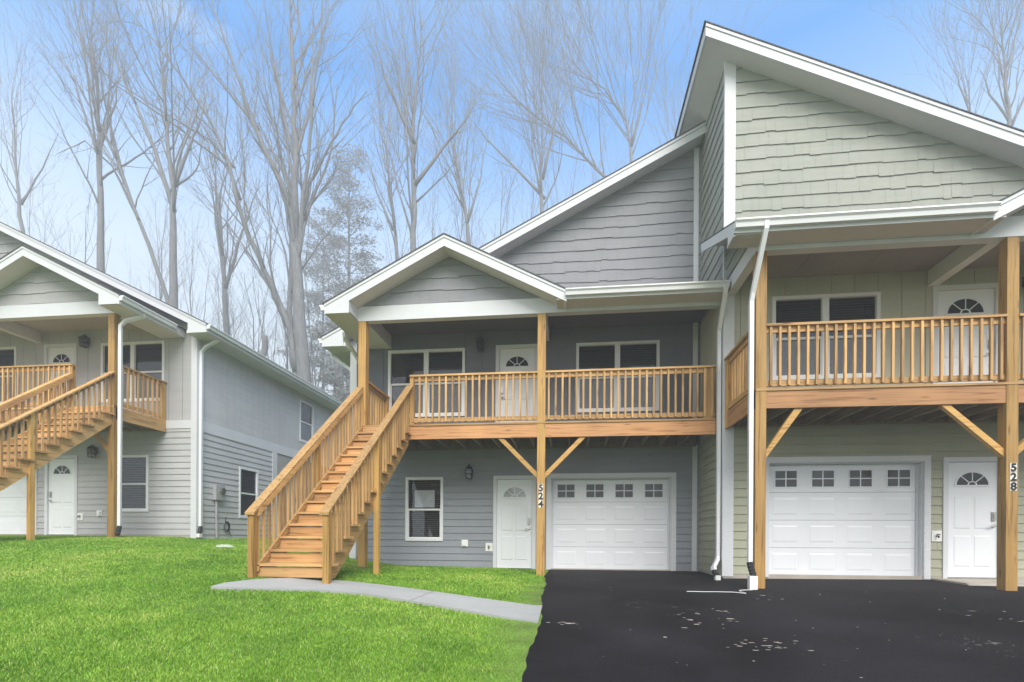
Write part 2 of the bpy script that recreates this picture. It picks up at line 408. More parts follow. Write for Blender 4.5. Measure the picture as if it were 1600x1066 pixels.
# ---- fittings -------------------------------------------------------------
def window(par, T, P, u0, u1, z0, z1, twin=False, panel=False, label=None, screen=False):
    if u0 > u1: u0, u1 = u1, u0
    mb = MB(T); fw = .065
    for a, b_, c, d in ((u0, u0+fw, z0, z1), (u1-fw, u1, z0, z1), (u0+fw, u1-fw, z1-fw, z1), (u0+fw, u1-fw, z0, z0+fw)):
        mb.pbox(P, a, b_, c, d, -.03, .034)
    bays = [(u0+fw, u1-fw)]
    if twin:
        m_ = (u0+u1)/2; mb.pbox(P, m_-.06, m_+.06, z0+fw, z1-fw, -.03, .032); bays = [(u0+fw, m_-.06), (m_+.06, u1-fw)]
    w = mb.build('window', M['vinyl'], par)
    if label: w['label'] = label
    zm = z0+(z1-z0)*.49
    for a, b_ in bays:
        s_ = MB(T)
        s_.pbox(P, a, b_, zm-.02, zm+.025, -.02, .018)
        for c0, c1 in ((a, a+.022), (b_-.022, b_)): s_.pbox(P, c0, c1, z0+fw, zm-.02, -.02, .012)
        s_.pbox(P, a+.022, b_-.022, z0+fw, z0+fw+.028, -.02, .012)
        s_.build('sash', M['vinyl'], w)
        g = MB(T)
        g.poly([P(a, zm+.025, -.022), P(b_, zm+.025, -.022), P(b_, z1-fw, -.022), P(a, z1-fw, -.022)])
        g.poly([P(a, z0+fw, -.010), P(b_, z0+fw, -.010), P(b_, zm, -.010), P(a, zm, -.010)])
        g.build('pane', M['glass'], w)
        if screen:
            k = MB(T); k.pbox(P, a+.025, b_-.025, z0+fw+.03, zm-.03, -.034, -.03); k.build('insect_screen', M['screen'], w)
        bl = MB(T); z = z0+fw+.02
        while z < z1-fw-.02:
            bl.hexa([P(a+.01, z, -.055), P(b_-.01, z, -.055), P(b_-.01, z+.012, -.085), P(a+.01, z+.012, -.085),
                     P(a+.01, z+.003, -.055), P(b_-.01, z+.003, -.055), P(b_-.01, z+.015, -.085), P(a+.01, z+.015, -.085)])
            z += .048
        bl.build('blind', M['blind'], w)
        if panel:
            k = MB(T); uu = (a+b_)/2
            k.pbox(P, uu-.26, uu+.24, zm+.06, zm+.48, -.050, -.046); k.build('reflection_panel', M['pale_plain'], w)  # added pale panel stands in for a reflection in the glass
    r_ = MB(T); a, b_ = u0+.02, u1-.02
    c, d = z0+.02, z1-.02
    for q in ([(a, c, -.45), (b_, c, -.45), (b_, d, -.45), (a, d, -.45)],
              [(a, c, -.03), (a, c, -.45), (a, d, -.45), (a, d, -.03)], [(b_, c, -.03), (b_, c, -.45), (b_, d, -.45), (b_, d, -.03)],
              [(a, d, -.03), (b_, d, -.03), (b_, d, -.45), (a, d, -.45)], [(a, c, -.03), (b_, c, -.03), (b_, c, -.45), (a, c, -.45)]):
        r_.poly([P(*x) for x in q])
    r_.build('room_recess', M['dark'], w)
    return w
def frustum(mb, P, u0, u1, z0, z1, o0, o1, e):
    mb.hexa([P(u0, z0, o0), P(u1, z0, o0), P(u1, z1, o0), P(u0, z1, o0), P(u0+e, z0+e, o1), P(u1-e, z0+e, o1), P(u1-e, z1-e, o1), P(u0+e, z1-e, o1)])
def door(par, T, P, u0, u1, z0, z1, hinge_side, label=None, fan='fanglass'):
    """u0..u1, z1 outer edges of the casing; hinge_side +1 / -1 : side the handle is NOT on"""
    if u0 > u1: u0, u1 = u1, u0
    tr = MB(T); tw = .085
    for a, b_, c, d in ((u0, u0+tw, z0, z1), (u1-tw, u1, z0, z1), (u0+tw, u1-tw, z1-tw, z1)): tr.pbox(P, a, b_, c, d, -.07, .036)
    a, b_, t_ = u0+tw, u1-tw, z1-tw
    d = MB(T); base = z0+.03
    d.pbox(P, a+.003, b_-.003, base, t_-.004, -.05, -.012)
    w = b_-a; h = t_-base
    for k in (0, 1):
        x0 = a+w*(.13+.40*k); x1 = x0+w*.33
        frustum(d, P, x0, x1, base+h*.42, base+h*.70, -.012, -.002, .018)
        frustum(d, P, x0, x1, base+h*.09, base+h*.36, -.012, -.002, .018)
    dr = d.build('door', M['door_white'], par)
    if label: dr['label'] = label
    tr.build('door_frame', M['white'], dr)
    th = MB(T); th.pbox(P, u0+tw, u1-tw, z0, z0+.03, -.06, .05); th.build('threshold', M['nickel'], dr)
    # half-round light with spokes
    cu = (a+b_)/2; cz = base+h*.80; r_ = w*.315
    g = MB(T); g.poly([P(cu+r_*math.cos(x), cz+r_*math.sin(x)*.86, -.007) for x in [math.pi*i/16 for i in range(17)]])
    g.build('fan_window', M[fan], dr)
    f = MB(T)
    for i in range(16):
        x, y = math.pi*i/16, math.pi*(i+1)/16
        f.prism([P(cu+q*math.cos(v), cz+q*math.sin(v)*.86, -.010) for q, v in ((r_, x), (r_+.03, x), (r_+.03, y), (r_, y))],
                [P(cu+q*math.cos(v), cz+q*math.sin(v)*.86, .002) for q, v in ((r_, x), (r_+.03, x), (r_+.03, y), (r_, y))])
        q0, q1 = r_*.22, r_*.30
        f.prism([P(cu+q*math.cos(v), cz+q*math.sin(v)*.86, -.010) for q, v in ((q0, x), (q1, x), (q1, y), (q0, y))],
                [P(cu+q*math.cos(v), cz+q*math.sin(v)*.86, -.001) for q, v in ((q0, x), (q1, x), (q1, y), (q0, y))])
    f.pbox(P, cu-r_-.03, cu+r_+.03, cz-.03, cz, -.012, .002)
    for i in range(1, 4):
        v = math.pi*i/4; n_ = (-math.sin(v)*.008, math.cos(v)*.008)
        p0 = (cu+r_*.26*math.cos(v), cz+r_*.26*math.sin(v)*.86); p1 = (cu+r_*math.cos(v), cz+r_*math.sin(v)*.86)
        q = [(p0[0]+n_[0], p0[1]+n_[1]), (p1[0]+n_[0], p1[1]+n_[1]), (p1[0]-n_[0], p1[1]-n_[1]), (p0[0]-n_[0], p0[1]-n_[1])]
        f.prism([P(x[0], x[1], -.010) for x in q], [P(x[0], x[1], -.001) for x in q])
    f.build('fan_muntin', M['door_white'], dr)
    hx = (b_-.07) if hinge_side < 0 else (a+.07)
    l = MB(T); l.pbox(P, hx-.032, hx+.032, base+h*.49, base+h*.565, -.012, .02); l.pbox(P, hx-.018, hx+.018, base+h*.505, base+h*.55, .02, .032); l.build('keypad_lock', M['nickel'], dr)
    l = MB(T); k = -1 if hinge_side < 0 else 1
    c_ = [P(hx, base+h*.445, o_) for o_ in (-.012, .012)]
    l.tube([P(hx, base+h*.445, -.012), P(hx, base+h*.445, .012)], .03, 12)
    l.tube([P(hx, base+h*.445, .012), P(hx, base+h*.445, .05), P(hx+k*.03, base+h*.445, .055), P(hx+k*.10, base+h*.44, .052)], .010, 8)
    l.build('door_handle', M['nickel'], dr)
    r_ = MB(T)
    r_.poly([P(u0+.03, z0, -.055), P(u1-.03, z0, -.055), P(u1-.03, z1-.03, -.055), P(u0+.03, z1-.03, -.055)])
    r_.build('door_backing', M['dark'], dr)
    return dr
def garage(par, T, P, u0, u1, z0, z1, label=None):
    if u0 > u1: u0, u1 = u1, u0
    tw = .11; tr = MB(T)
    for a, b_, c, d in ((u0, u0+tw, z0, z1), (u1-tw, u1, z0, z1), (u0+tw, u1-tw, z1-tw, z1)): tr.pbox(P, a, b_, c, d, -.02, .036)
    a, b_, t_ = u0+tw, u1-tw, z1-tw          # jamb returns
    for q in ((a, a+.02, z0, t_), (b_-.02, b_, z0, t_), (a+.02, b_-.02, t_-.02, t_)): tr.pbox(P, q[0], q[1], q[2], q[3], -.15, -.02)
    for q in ((a+.02, a+.055, z0, t_-.02), (b_-.055, b_-.02, z0, t_-.02)): tr.pbox(P, q[0], q[1], q[2], q[3], -.135, -.10)
    a += .02; b_ -= .02; t_ -= .02
    d = MB(T); n = 4; hh = (t_-z0-.03)/n; o_ = -.135
    wn = []
    for r_ in range(n):
        zz = z0+.03+r_*hh
        d.pbox(P, a, b_, zz+.003, zz+hh-.003, -.18, o_)
        for c in range(4):
            x0 = a+(b_-a)*(c/4)+.07; x1 = a+(b_-a)*((c+1)/4)-.07
            if r_ < 3:
                for q in ((x0, x1, zz+.07, zz+.085), (x0, x1, zz+hh-.085, zz+hh-.07), (x0, x0+.015, zz+.085, zz+hh-.085), (x1-.015, x1, zz+.085, zz+hh-.085)):
                    d.pbox(P, q[0], q[1], q[2], q[3], o_, o_+.002)
                frustum(d, P, x0+.03, x1-.03, zz+.10, zz+hh-.10, o_, o_+.007, .035)
            else: wn.append((x0+.06, x1-.08, zz+.11, zz+hh-.115))
    g = d.build('garage_door', M['door_white'], par)
    if label: g['label'] = label
    tr.build('garage_frame', M['white'], g)
    s_ = MB(T); s_.pbox(P, a, b_, z0, z0+.03, -.175, -.13); s_.build('bottom_seal', M['found'], g)
    for (x0, x1, y0, y1) in wn:
        k = MB(T); k.pbox(P, x0, x1, y0, y1, o_, o_+.004); gw = k.build('garage_window', M['garageglass'], g)
    for (x0, x1, y0, y1) in wn:
        mt = MB(T)
        for q in ((x0-.02, x0, y0-.02, y1+.02), (x1, x1+.02, y0-.02, y1+.02), (x0, x1, y0-.02, y0), (x0, x1, y1, y1+.02)): mt.pbox(P, *q, o_, o_+.014)
        xm, ym = (x0+x1)/2, (y0+y1)/2
        mt.pbox(P, xm-.010, xm+.010, y0, y1, o_+.004, o_+.010); mt.pbox(P, x0, xm-.010, ym-.010, ym+.010, o_+.004, o_+.010); mt.pbox(P, xm+.010, x1, ym-.010, ym+.010, o_+.004, o_+.010)
        mt.build('window_muntin', M['door_white'], g)
    return g
def opaque_glass(name, c):
    m, t, b = newmat(name)
    o, n, s = mul_noise(t, c, 1.5, .5, 1.7, detail=3)
    t.links.new(o, b.inputs['Base Color']); b.inputs['Roughness'].default_value = .08
    b.inputs['Specular IOR Level'].default_value = .4
    return m
M['fanglass'] = opaque_glass('fan_light_glass', (.022, .023, .027))
M['fanreflect'] = opaque_glass('painted_reflection_fan_glass', (.42, .43, .45))  # pale base colour paints in a reflection on this pane
M['garageglass'] = opaque_glass('garage_window_glass', (.06, .062, .068))
def lantern(par, T, P, u, z, s_=1.0, caged=False):
    l = MB(T)
    l.pbox(P, u-.05, u+.05, z-.02, z+.16, .015, .035)
    l.tube([P(u, z+.10, .035), P(u, z+.20, .07), P(u, z+.23, .12), P(u, z+.19, .15)], .009, 6)
    c = .15; hw = .075*s_
    def ring(zz, r_): return [P(u+r_*x, zz, c+r_*y) for x, y in ((-1, -1), (1, -1), (1, 1), (-1, 1))]
    l.prism(ring(z+.10, hw*1.15), ring(z+.19, hw*.25)); l.prism(ring(z-.14, hw*.7), ring(z-.12, hw*.85))
    for x, y in ((-1, -1), (1, -1), (1, 1), (-1, 1)):
        l.tube([P(u+hw*.8*x, z-.12, c+hw*.8*y), P(u+hw*x, z+.10, c+hw*y)], .008, 4)
    for zz in (z-.02,): l.prism(ring(zz, hw*.95), ring(zz+.012, hw*.96))
    o = l.build('wall_lantern', M['iron'], par)
    g = MB(T); g.prism(ring(z-.12, hw*.70), ring(z+.10, hw*.88)); g.build('lantern_glass', M['lampglass'], o)
    return o
def downspout(par, T, path, shoe=True, w=.04, d=.03, black_from=None, label=None):
    mb = MB(T); mb.tube(path, .05, sq=(w, d)); 
    # strap
    o = mb.build('downspout', M['gutter'], par)
    if label: o['label'] = label
    return o
def gutter(par, T, a, c, dirn):
    """K-style gutter from a to c (tops), dirn = outward unit vector"""
    a = Vector(a); c = Vector(c); dv = Vector(dirn); mb = MB(T)
    prof = [(0, 0), (0, -.11), (.07, -.11), (.085, -.05), (.115, -.02), (.115, 0), (.105, 0), (.105, -.015), (.078, -.045), (.063, -.10), (.008, -.10), (.008, 0)]
    r0 = [tuple(a+dv*p[0]+Vector((0, 0, p[1]))) for p in prof]; r1 = [tuple(c+dv*p[0]+Vector((0, 0, p[1]))) for p in prof]
    n = len(prof); b0 = mb.pts(r0); b1 = mb.pts(r1)
    for i in range(n): j = (i+1) % n; mb.f.append((b0+i, b0+j, b1+j, b1+i))
    for rr_ in (r0, r1): mb.poly([rr_[k] for k in (0, 1, 2, 3, 4, 5)])
    return mb.build('gutter', M['gutter'], par)

# ================================================================= GROUND
XN = np.array([-60, -22, -14, -10.5, -7, -4.2, -1.6, -.5, 3, 8, 14, 60.])
YN = np.array([-12, 0, 2.5, 4.5, 5.8, 6.8, 8.4, 10.2, 12.6, 17, 26, 60, 90.])
G = np.array([
 # x: -60   -22   -14  -10.5   -7   -4.2  -1.6   -.5    3     8    14    60
 [-1.2, -1.1, -1.0, -1.0, -1.0, -1.0, -1.0, -1.0, -1.0, -1.0, -1.0, -1.0],
 [-.3, -.45, -.6, -.7, -.78, -.8, -.82, -.82, -.82, -.82, -.8, -.8],
 [.1, .0, -.1, -.25, -.40, -.46, -.55, -.58, -.58, -.56, -.5, -.4],
 [.4, .3, .22, .12, -.02, -.12, -.32, -.40, -.40, -.36, -.3, -.2],
 [.55, .45, .40, .33, .18, .07, -.18, -.29, -.27, -.22, -.2, -.1],
 [.65, .55, .50, .46, .32, .16, -.08, -.20, -.17, -.12, -.1, .0],
 [.75, .68, .62, .60, .44, .15, .0, -.08, -.06, -.02, .0, .1],
 [.8, .74, .70, .69, .45, .08, .03, -.02, -.02, .02, .03, .2],
 [.9, .76, .73, .71, .42, .05, .02, .0, .0, .02, .05, .3],
 [1.2, 1.0, .75, .74, .55, .05, .02, .0, .0, .02, .1, .6],
 [2.0, 1.8, 1.5, 1.3, 1.2, 1.0, .9, .8, .8, .8, 1.0, 1.5],
 [5.5, 5.5, 5.5, 5.0, 5.0, 5.0, 4.5, 4.5, 4.5, 4.5, 5, 5],
 [9, 9, 9, 9, 9, 8.5, 8, 8, 8, 8, 8, 8.]])
def hgt(x, y):
    x = np.clip(np.asarray(x, float), -60, 59.99); y = np.clip(np.asarray(y, float), -12, 89.99)
    i = np.clip(np.searchsorted(XN, x, 'right')-1, 0, len(XN)-2); j = np.clip(np.searchsorted(YN, y, 'right')-1, 0, len(YN)-2)
    s = (x-XN[i])/(XN[i+1]-XN[i]); t_ = (y-YN[j])/(YN[j+1]-YN[j])
    return (G[j, i]*(1-s)+G[j, i+1]*s)*(1-t_)+(G[j+1, i]*(1-s)+G[j+1, i+1]*s)*t_
def edge_x(y):      # ragged left edge of the drive
    return -.44-.07*math.sin(y*.9+.5)*0-.012*max(0, y-6)*2+.022*math.sin(y*2.3)+.010*math.sin(y*7.1+1)+.007*math.sin(y*17)
def grid(name, xs, ys, mat, dz=0.0, skip=None):
    XX, YY = np.meshgrid(xs, ys); ZZ = hgt(XX, YY)+dz
    v = list(zip(XX.ravel().tolist(), YY.ravel().tolist(), ZZ.ravel().tolist())); nx = len(xs)
    f = [(j*nx+i, j*nx+i+1, (j+1)*nx+i+1, (j+1)*nx+i) for j in range(len(ys)-1) for i in range(nx-1) if not skip or not skip(xs[i], xs[i+1], ys[j], ys[j+1])]
    mb = MB(); mb.v = v; mb.f = f
    return mb.build(name, mat, smooth=True)
ground = grid('ground', np.unique(np.concatenate([np.linspace(-400, -60, 12), np.linspace(-60, 60, 121), np.linspace(60, 400, 12)])),
              np.unique(np.concatenate([np.linspace(-60, -12, 8), np.linspace(-12, 30, 85), np.linspace(30, 90, 30), np.linspace(90, 400, 12)])), M['soil'], -.012)
tag(ground, kind='structure')
# asphalt drive
mb = MB(); ys = np.concatenate([np.linspace(-12, 3, 16), np.linspace(3.1, 12.02, 130)]); xs_r = np.linspace(0, 1, 30)
for y in ys:
    y_ = float(y); x0 = edge_x(y_)
    for s in xs_r:
        x = x0+(16-x0)*s**1.6
        mb.v.append((x, y_, float(hgt(x, y_))+(.012 if s > 0 else -.02)))
nx = len(xs_r)
mb.f = [(j*nx+i, j*nx+i+1, (j+1)*nx+i+1, (j+1)*nx+i) for j in range(len(ys)-1) for i in range(nx-1)]
drive = mb.build('driveway', M['asphalt'], smooth=True); tag(drive, kind='structure')
# concrete walk from the stair foot to the drive
top = [(-4.53, 5.97), (-4.5, 6.2), (-4.31, 6.50), (-3.9, 6.86), (-3.47, 7.06), (-3.11, 7.13), (-2.70, 7.11), (-2.12, 7.05), (-1.53, 6.96), (-.98, 6.92), (-.38, 6.90)]
bot = [(-4.51, 5.90), (-4.44, 5.91), (-4.2, 5.97), (-3.9, 6.08), (-3.66, 6.19), (-3.29, 6.33), (-2.80, 6.42), (-2.06, 6.33), (-1.53, 6.24), (-.87, 6.13), (-.38, 6.04)]
PATH_TOP, PATH_BOT = top, bot
def interp(pts, x):
    for (x0, y0), (x1, y1) in zip(pts, pts[1:]):
        if x0 <= x <= x1: return y0+(y1-y0)*(x-x0)/(x1-x0)
    return None
mb = MB(); K = 46; J = 8
for k in range(K+1):
    s = k/K*(len(top)-1); i = min(int(s), len(top)-2); f_ = s-i
    a = Vector(top[i]).lerp(Vector(top[i+1]), f_); c = Vector(bot[i]).lerp(Vector(bot[i+1]), f_)
    for j in range(J+1):
        p = c.lerp(a, j/J); mb.v.append((p.x, p.y, float(hgt(p.x, p.y))+.03))
    for p in (c, a): mb.v.append((p.x, p.y, float(hgt(p.x, p.y))-.06))
W = J+3
for k in range(K):
    for j in range(J): mb.f.append((k*W+j, (k+1)*W+j, (k+1)*W+j+1, k*W+j+1))
    mb.f.append((k*W, k*W+J+1, (k+1)*W+J+1, (k+1)*W)); mb.f.append((k*W+J, (k+1)*W+J, (k+1)*W+J+2, k*W+J+2))
path = mb.build('footpath', M['concrete']); tag(path, kind='structure')
mb = MB()      # tooled joint: a fine dark groove line laid as a thin strip
for (xa, ya, xb, yb) in ((-2.05, 6.335, -1.93, 7.01),):
    for k in range(8):
        p = Vector((xa, ya)).lerp(Vector((xb, yb)), k/8); q = Vector((xa, ya)).lerp(Vector((xb, yb)), (k+1)/8)
        mb.poly([(p.x-.011, p.y, float(hgt(p.x, p.y))+.034), (p.x+.011, p.y, float(hgt(p.x, p.y))+.034), (q.x+.011, q.y, float(hgt(q.x, q.y))+.034), (q.x-.011, q.y, float(hgt(q.x, q.y))+.034)])
j_ = mb.build('path_joint', M['concrete_old'], path)
# step-off slab in front of 528's entry
mb = MB(); mb.hexa([(6.62, 9.05, -.1), (9.5, 8.75, -.1), (9.5, 10.19, -.1), (6.62, 10.19, -.1), (6.62, 9.35, .035), (9.5, 9.05, .035), (9.5, 10.19, .05), (6.62, 10.19, .05)])
s_ = mb.build('entry_slab', M['found']); tag(s_, kind='structure')

# ---- grass
def inside_poly_y(x, y):
    a = np.interp(x, [p[0] for p in PATH_TOP], [p[1] for p in PATH_TOP]); b_ = np.interp(x, [p[0] for p in PATH_BOT], [p[1] for p in PATH_BOT])
    return (x > -4.53) & (x < -.33) & (y < a-.015) & (y > b_+.015)
def make_grass():
    rg = np.random.default_rng(7)
    zones = [(-7.5, -.2, 2.9, 5.0, 7500), (-10.5, -.2, 5.0, 7.5, 4300), (-14, -.2, 7.5, 10.0, 2400), (-17.5, -.2, 10.0, 12.65, 1700), (-10.0, -5.3, 12.6, 17.5, 700), (7.0, 9, 8.2, 10.1, 500)]
    PX, PY = [], []
    for x0, x1, y0, y1, dn in zones:
        n = int((x1-x0)*(y1-y0)*dn); PX.append(rg.uniform(x0, x1, n)); PY.append(rg.uniform(y0, y1, n))
    x = np.concatenate(PX); y = np.concatenate(PY)
    ex = np.array([edge_x(v) for v in np.linspace(0, 20, 400)]); e = np.interp(y, np.linspace(0, 20, 400), ex)
    keep = (x < e+.03) | ((x > 6.9) & (y < 9.0) & (x > 7.2))
    keep &= ~inside_poly_y(x, y)
    keep &= ~((x > -5.40) & (y > 11.97)); keep &= ~((x < -10.1) & (y > 12.57))
    keep &= x > -1.5*y-1.2      # only where the photo could see
    keep &= ~((x > -4.5) & (x < -3.45) & (y > 6.85) & (y < 7.1))
    x = x[keep]; y = y[keep]; n = len(x)
    # tone field: several octaves of smooth value noise
    def vn(sx, seed):
        r2 = np.random.default_rng(seed); g = r2.random((64, 64))
        u = x*sx+200.3; v = y*sx+100.7; i = np.floor(u).astype(int); j = np.floor(v).astype(int); a = u-i; b_ = v-j
        a = a*a*(3-2*a); b_ = b_*b_*(3-2*b_); i %= 64; j %= 64; i1 = (i+1) % 64; j1 = (j+1) % 64
        return (g[i, j]*(1-a)+g[i1, j]*a)*(1-b_)+(g[i, j1]*(1-a)+g[i1, j1]*a)*b_
    nf = .4*vn(.7, 1)+.32*vn(1.9, 2)+.28*vn(5, 3)
    tone = np.clip((nf-.5)*1.3+.36+rg.normal(0, .16, n), 0, 1)
    straw = rg.random(n) < .035+.10*np.clip((nf-.55)*5, 0, 1); tone[straw] = rg.uniform(.8, 1, straw.sum())
    hh = rg.uniform(.018, .036, n)*(.85+.3*vn(2.6, 5)); ww = rg.uniform(.0022, .004, n)*np.clip(y/5, .9, 2.0)
    th = rg.uniform(0, 2*np.pi, n); lean = rg.uniform(.25, 1.05, n)*hh; la = rg.uniform(0, 2*np.pi, n)
    z = hgt(x, y)-.012
    dx, dy = np.cos(th)*ww, np.sin(th)*ww; lx, ly = np.cos(la)*lean, np.sin(la)*lean
    V = np.empty((n, 5, 3), np.float32)
    V[:, 0] = np.stack([x-dx, y-dy, z], 1); V[:, 1] = np.stack([x+dx, y+dy, z], 1)
    V[:, 2] = np.stack([x+dx*.8+lx*.35, y+dy*.8+ly*.35, z+hh*.6], 1); V[:, 3] = np.stack([x-dx*.8+lx*.35, y-dy*.8+ly*.35, z+hh*.6], 1)
    V[:, 4] = np.stack([x+lx, y+ly, z+hh], 1)
    me = bpy.data.meshes.new('lawn_grass'); me.vertices.add(n*5); me.vertices.foreach_set('co', V.ravel())
    base = (np.arange(n)*5)[:, None]
    loops = np.concatenate([base+np.array([[0, 1, 2, 3]]), base+np.array([[3, 2, 4]])], 1).astype(np.int32).ravel()
    me.loops.add(n*7); me.loops.foreach_set('vertex_index', loops)
    me.polygons.add(n*2); ls = np.empty((n, 2), np.int32); ls[:, 0] = np.arange(n)*7; ls[:, 1] = ls[:, 0]+4
    me.polygons.foreach_set('loop_start', ls.ravel())
    me.update(calc_edges=True)
    at_ = me.attributes.new('tone', 'FLOAT', 'POINT'); at_.data.foreach_set('value', np.repeat(tone, 5).astype(np.float32))
    me.materials.append(M['grass'])
    o = bpy.data.objects.new('lawn_grass', me); col.objects.link(o); tag(o, kind='stuff', label='bright green mown lawn grass in front of the houses', cat='grass')
    print('blades', n)
make_grass()

# ================================================================= HOUSES
def unit(key, s, x0, Y0, dz, wall_u1, ushed1, pal, label, roof, deep=12.0):
    T = lambda u, y, z: (x0+s*u, Y0+y, dz+z)
    F = lambda u, z, o: (u, -o, z)                      # front wall plane
    pc = PAL[pal]
    h = empty('townhouse', (x0+s*(-1.2), Y0, dz), label, 'house', 'attached townhouses with upstairs porches')
    uL = -5.42; uR = wall_u1
    rs, rz, ru = roof                                     # slope, top z at ru, ru (party-side high edge)
    top = lambda u: rz-rs*(ru-u)
    # --- openings (outer casing sizes)
    win_lo = (-4.02, -3.08, .66, 2.21); door_lo = (-1.85, -.83, 0.0, 2.23); gar = (-.58, 2.40, -.02, 2.27)
    win_up1 = (-4.48, -2.56, 3.68, 5.32); door_up = (-1.81, -.79, 3.14, 5.35); win_up2 = (.10, 2.01, 3.70, 5.33)
    if key == 'sage':
        gar = (-.60, 2.35, -.02, 2.27); door_up = (-1.76, -.62, 3.14, 5.40); door_lo = (-1.83, -.81, 0., 2.23)
        win_up2 = (.28, 2.20, 3.74, 5.34)
    sh = lambda r_: (r_[0]+.03, r_[1]-.03, r_[2]+(.03 if r_[2] > .3 else -.1), r_[3]-.03)
    zb = 2.92
    # --- walls
    mb = MB(T); rn = random.Random(hash(pal) % 99 if False else len(pal))
    lap(mb, F, uL, uR, .03, zb, [sh(win_lo), sh(door_lo), sh(gar)], rnd=rn)
    mb.build('lower_wall', pc['lap'], h)
    mb = MB(T); mb.box(uL, uR, -.012, .1, -.3, .028); mb.build('foundation', M['found'], h)
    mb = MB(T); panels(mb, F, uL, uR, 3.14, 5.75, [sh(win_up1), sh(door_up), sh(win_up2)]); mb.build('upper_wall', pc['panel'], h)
    mb = MB(T); shakes(mb, F, uL, uR, 5.76, 11, planes=[(-rs, 1, rz-rs*ru-.16)], rnd=random.Random(11)); mb.build('gable_wall', pc['shake'], h)
    mb = MB(T)                                            # back and ends, so that nothing shines through
    mb.poly([(uL, .02+deep, -.3), (uR, deep+.02, -.3), (uR, deep+.02, top(uR)-.1), (uL, deep+.02, top(uL)-.1)])
    mb.poly([(uR, .48, -.3), (uR, deep, -.3), (uR, deep, top(uR)-.1), (uR, .48, top(uR)-.1)])
    mb.build('rear_wall', pc['panel'], h)
    mb = MB(T); mb.poly([(uL, .46, -.3), (uR, .46, -.3), (uR, .46, top(uR)-.2), (uL, .46, top(uL)-.2)]); mb.build('inner_wall', M['dark'], h)
    # free side wall
    S = lambda v, z, o: (uL-o, v, z)
    side_h = []
    if pal == 'pearl':
        side_h = [(1.76, 2.70, .56, 2.13), (5.2, 6.2, 3.56, 5.12)]
        mb = MB(T); lap(mb, S, 0, 3.48, -.12, 2.87, [(x[0]+.03, x[1]-.03, x[2]+.03, x[3]-.03) for x in side_h], rnd=random.Random(8)); mb.build('side_lower_wall', pc['slap'], h)
        mb = MB(T); panels(mb, S, 0, deep, 3.17, 5.5, [(x[0]+.03, x[1]-.03, x[2]+.03, x[3]-.03) for x in side_h], w=.30, g=.009); mb.build('side_upper_wall', pc['spanel'], h)
        mb = MB(T); mb.pbox(S, .10, deep, 2.87, 3.17, -.01, .026); mb.pbox(S, 3.48, 3.75, -.2, 2.87, -.01, .03); mb.build('side_trim', M['white'], h)
        mb = MB(T); mb.poly([(uL, 3.75, -.3), (uL, deep, -.3), (uL, deep, 2.87), (uL, 3.75, 2.87)]); mb.build('side_foundation_wall', M['concrete_old'], h)
        window(h, T, S, *side_h[0], screen=False); window(h, T, S, *side_h[1], screen=True)
    else:
        mb = MB(T); panels(mb, S, 0, deep, 3.1, 5.5); mb.build('side_upper_wall', pc['panel'], h)
        mb = MB(T); lap(mb, S, 0, deep, -.1, 3.1); mb.build('side_lower_wall', pc['lap'], h)
    # --- trim
    mb = MB(T)
    mb.box(uL-.03, uL+.14, -.03, .10, -.06, top(uL)-.25); mb.build('corner_board', M['white'], h); mb = MB(T)
    if key == 'slate':
        mb.box(2.755, 2.86, -.03, -.0, .0, 2.90); mb.build('corner_board', M['white'], h); mb = MB(T)
        mb.box(2.755, 2.86, -.03, 0, 3.14, top(2.76)-.2); mb.build('corner_board', M['white'], h)
    if key == 'sage':
        mb.box(uR-.18, uR+.024, -.03, .05, -.02, 10.2); mb.build('corner_board', M['white'], h)
    mb = MB(T); x1 = -4.6 if key != 'x' else uR
    mb.box(uL+.14, uR-.2, -.028, 0, zb, 3.14); mb.build('band_board', M['white'] if key == 'pearl' else pc['lap'], h)
    window(h, T, F, *win_lo, panel=(key == 'slate'))
    window(h, T, F, *win_up1, twin=True, screen=True); window(h, T, F, *win_up2, twin=True, screen=True)
    door(h, T, F, *door_lo, hinge_side=(1 if key == 'sage' else -1), label='ground floor entry door with a half-round light', fan=('fanreflect' if key == 'slate' else 'fanglass'))
    door(h, T, F, *door_up, hinge_side=1, label='upstairs entry door with a half-round light')
    garage(h, T, F, *gar)
    lantern(h, T, F, -2.42, 2.28, 1.0); lantern(h, T, F, -2.16, 5.32, 1.1)
    # outlet box, hose bib
    mb = MB(T); mb.pbox(F, -2.62, -2.46, .53, .69, .0, .035); mb.pbox(F, -2.59, -2.51, .55, .67, .035, .07); mb.build('outlet_cover', M['plate'], h)
    if key == 'sage': fu0, fu1, fz = -.79, -.62, .78
    else: fu0, fu1, fz = -2.03, -1.86, .52
    mb = MB(T); mb.pbox(F, fu0, fu1, fz-.10, fz+.10, .0, .03); fb = mb.build('faucet_block', M['plate'], h)
    fm = (fu0+fu1)/2
    mb = MB(T); mb.tube([F(fm, fz, .03), F(fm, fz, .08), F(fm+.01, fz-.03, .10)], .013, 8); mb.tube([F(fm-.03, fz+.03, .07), F(fm+.03, fz+.03, .07)], .010, 6); mb.build('faucet', M['iron'], fb)
    # --- main roof
    e0 = -6.0; Yf, Yb = -.40, deep+.4; th = .20
    def slab(mb, za, zb_): # from e0 to ru
        mb.hexa([(e0, Yf, top(e0)+za), (ru, Yf, top(ru)+za), (ru, Yb, top(ru)+za), (e0, Yb, top(e0)+za), (e0, Yf, top(e0)+zb_), (ru, Yf, top(ru)+zb_), (ru, Yb, top(ru)+zb_), (e0, Yb, top(e0)+zb_)])
    mb = MB(T)
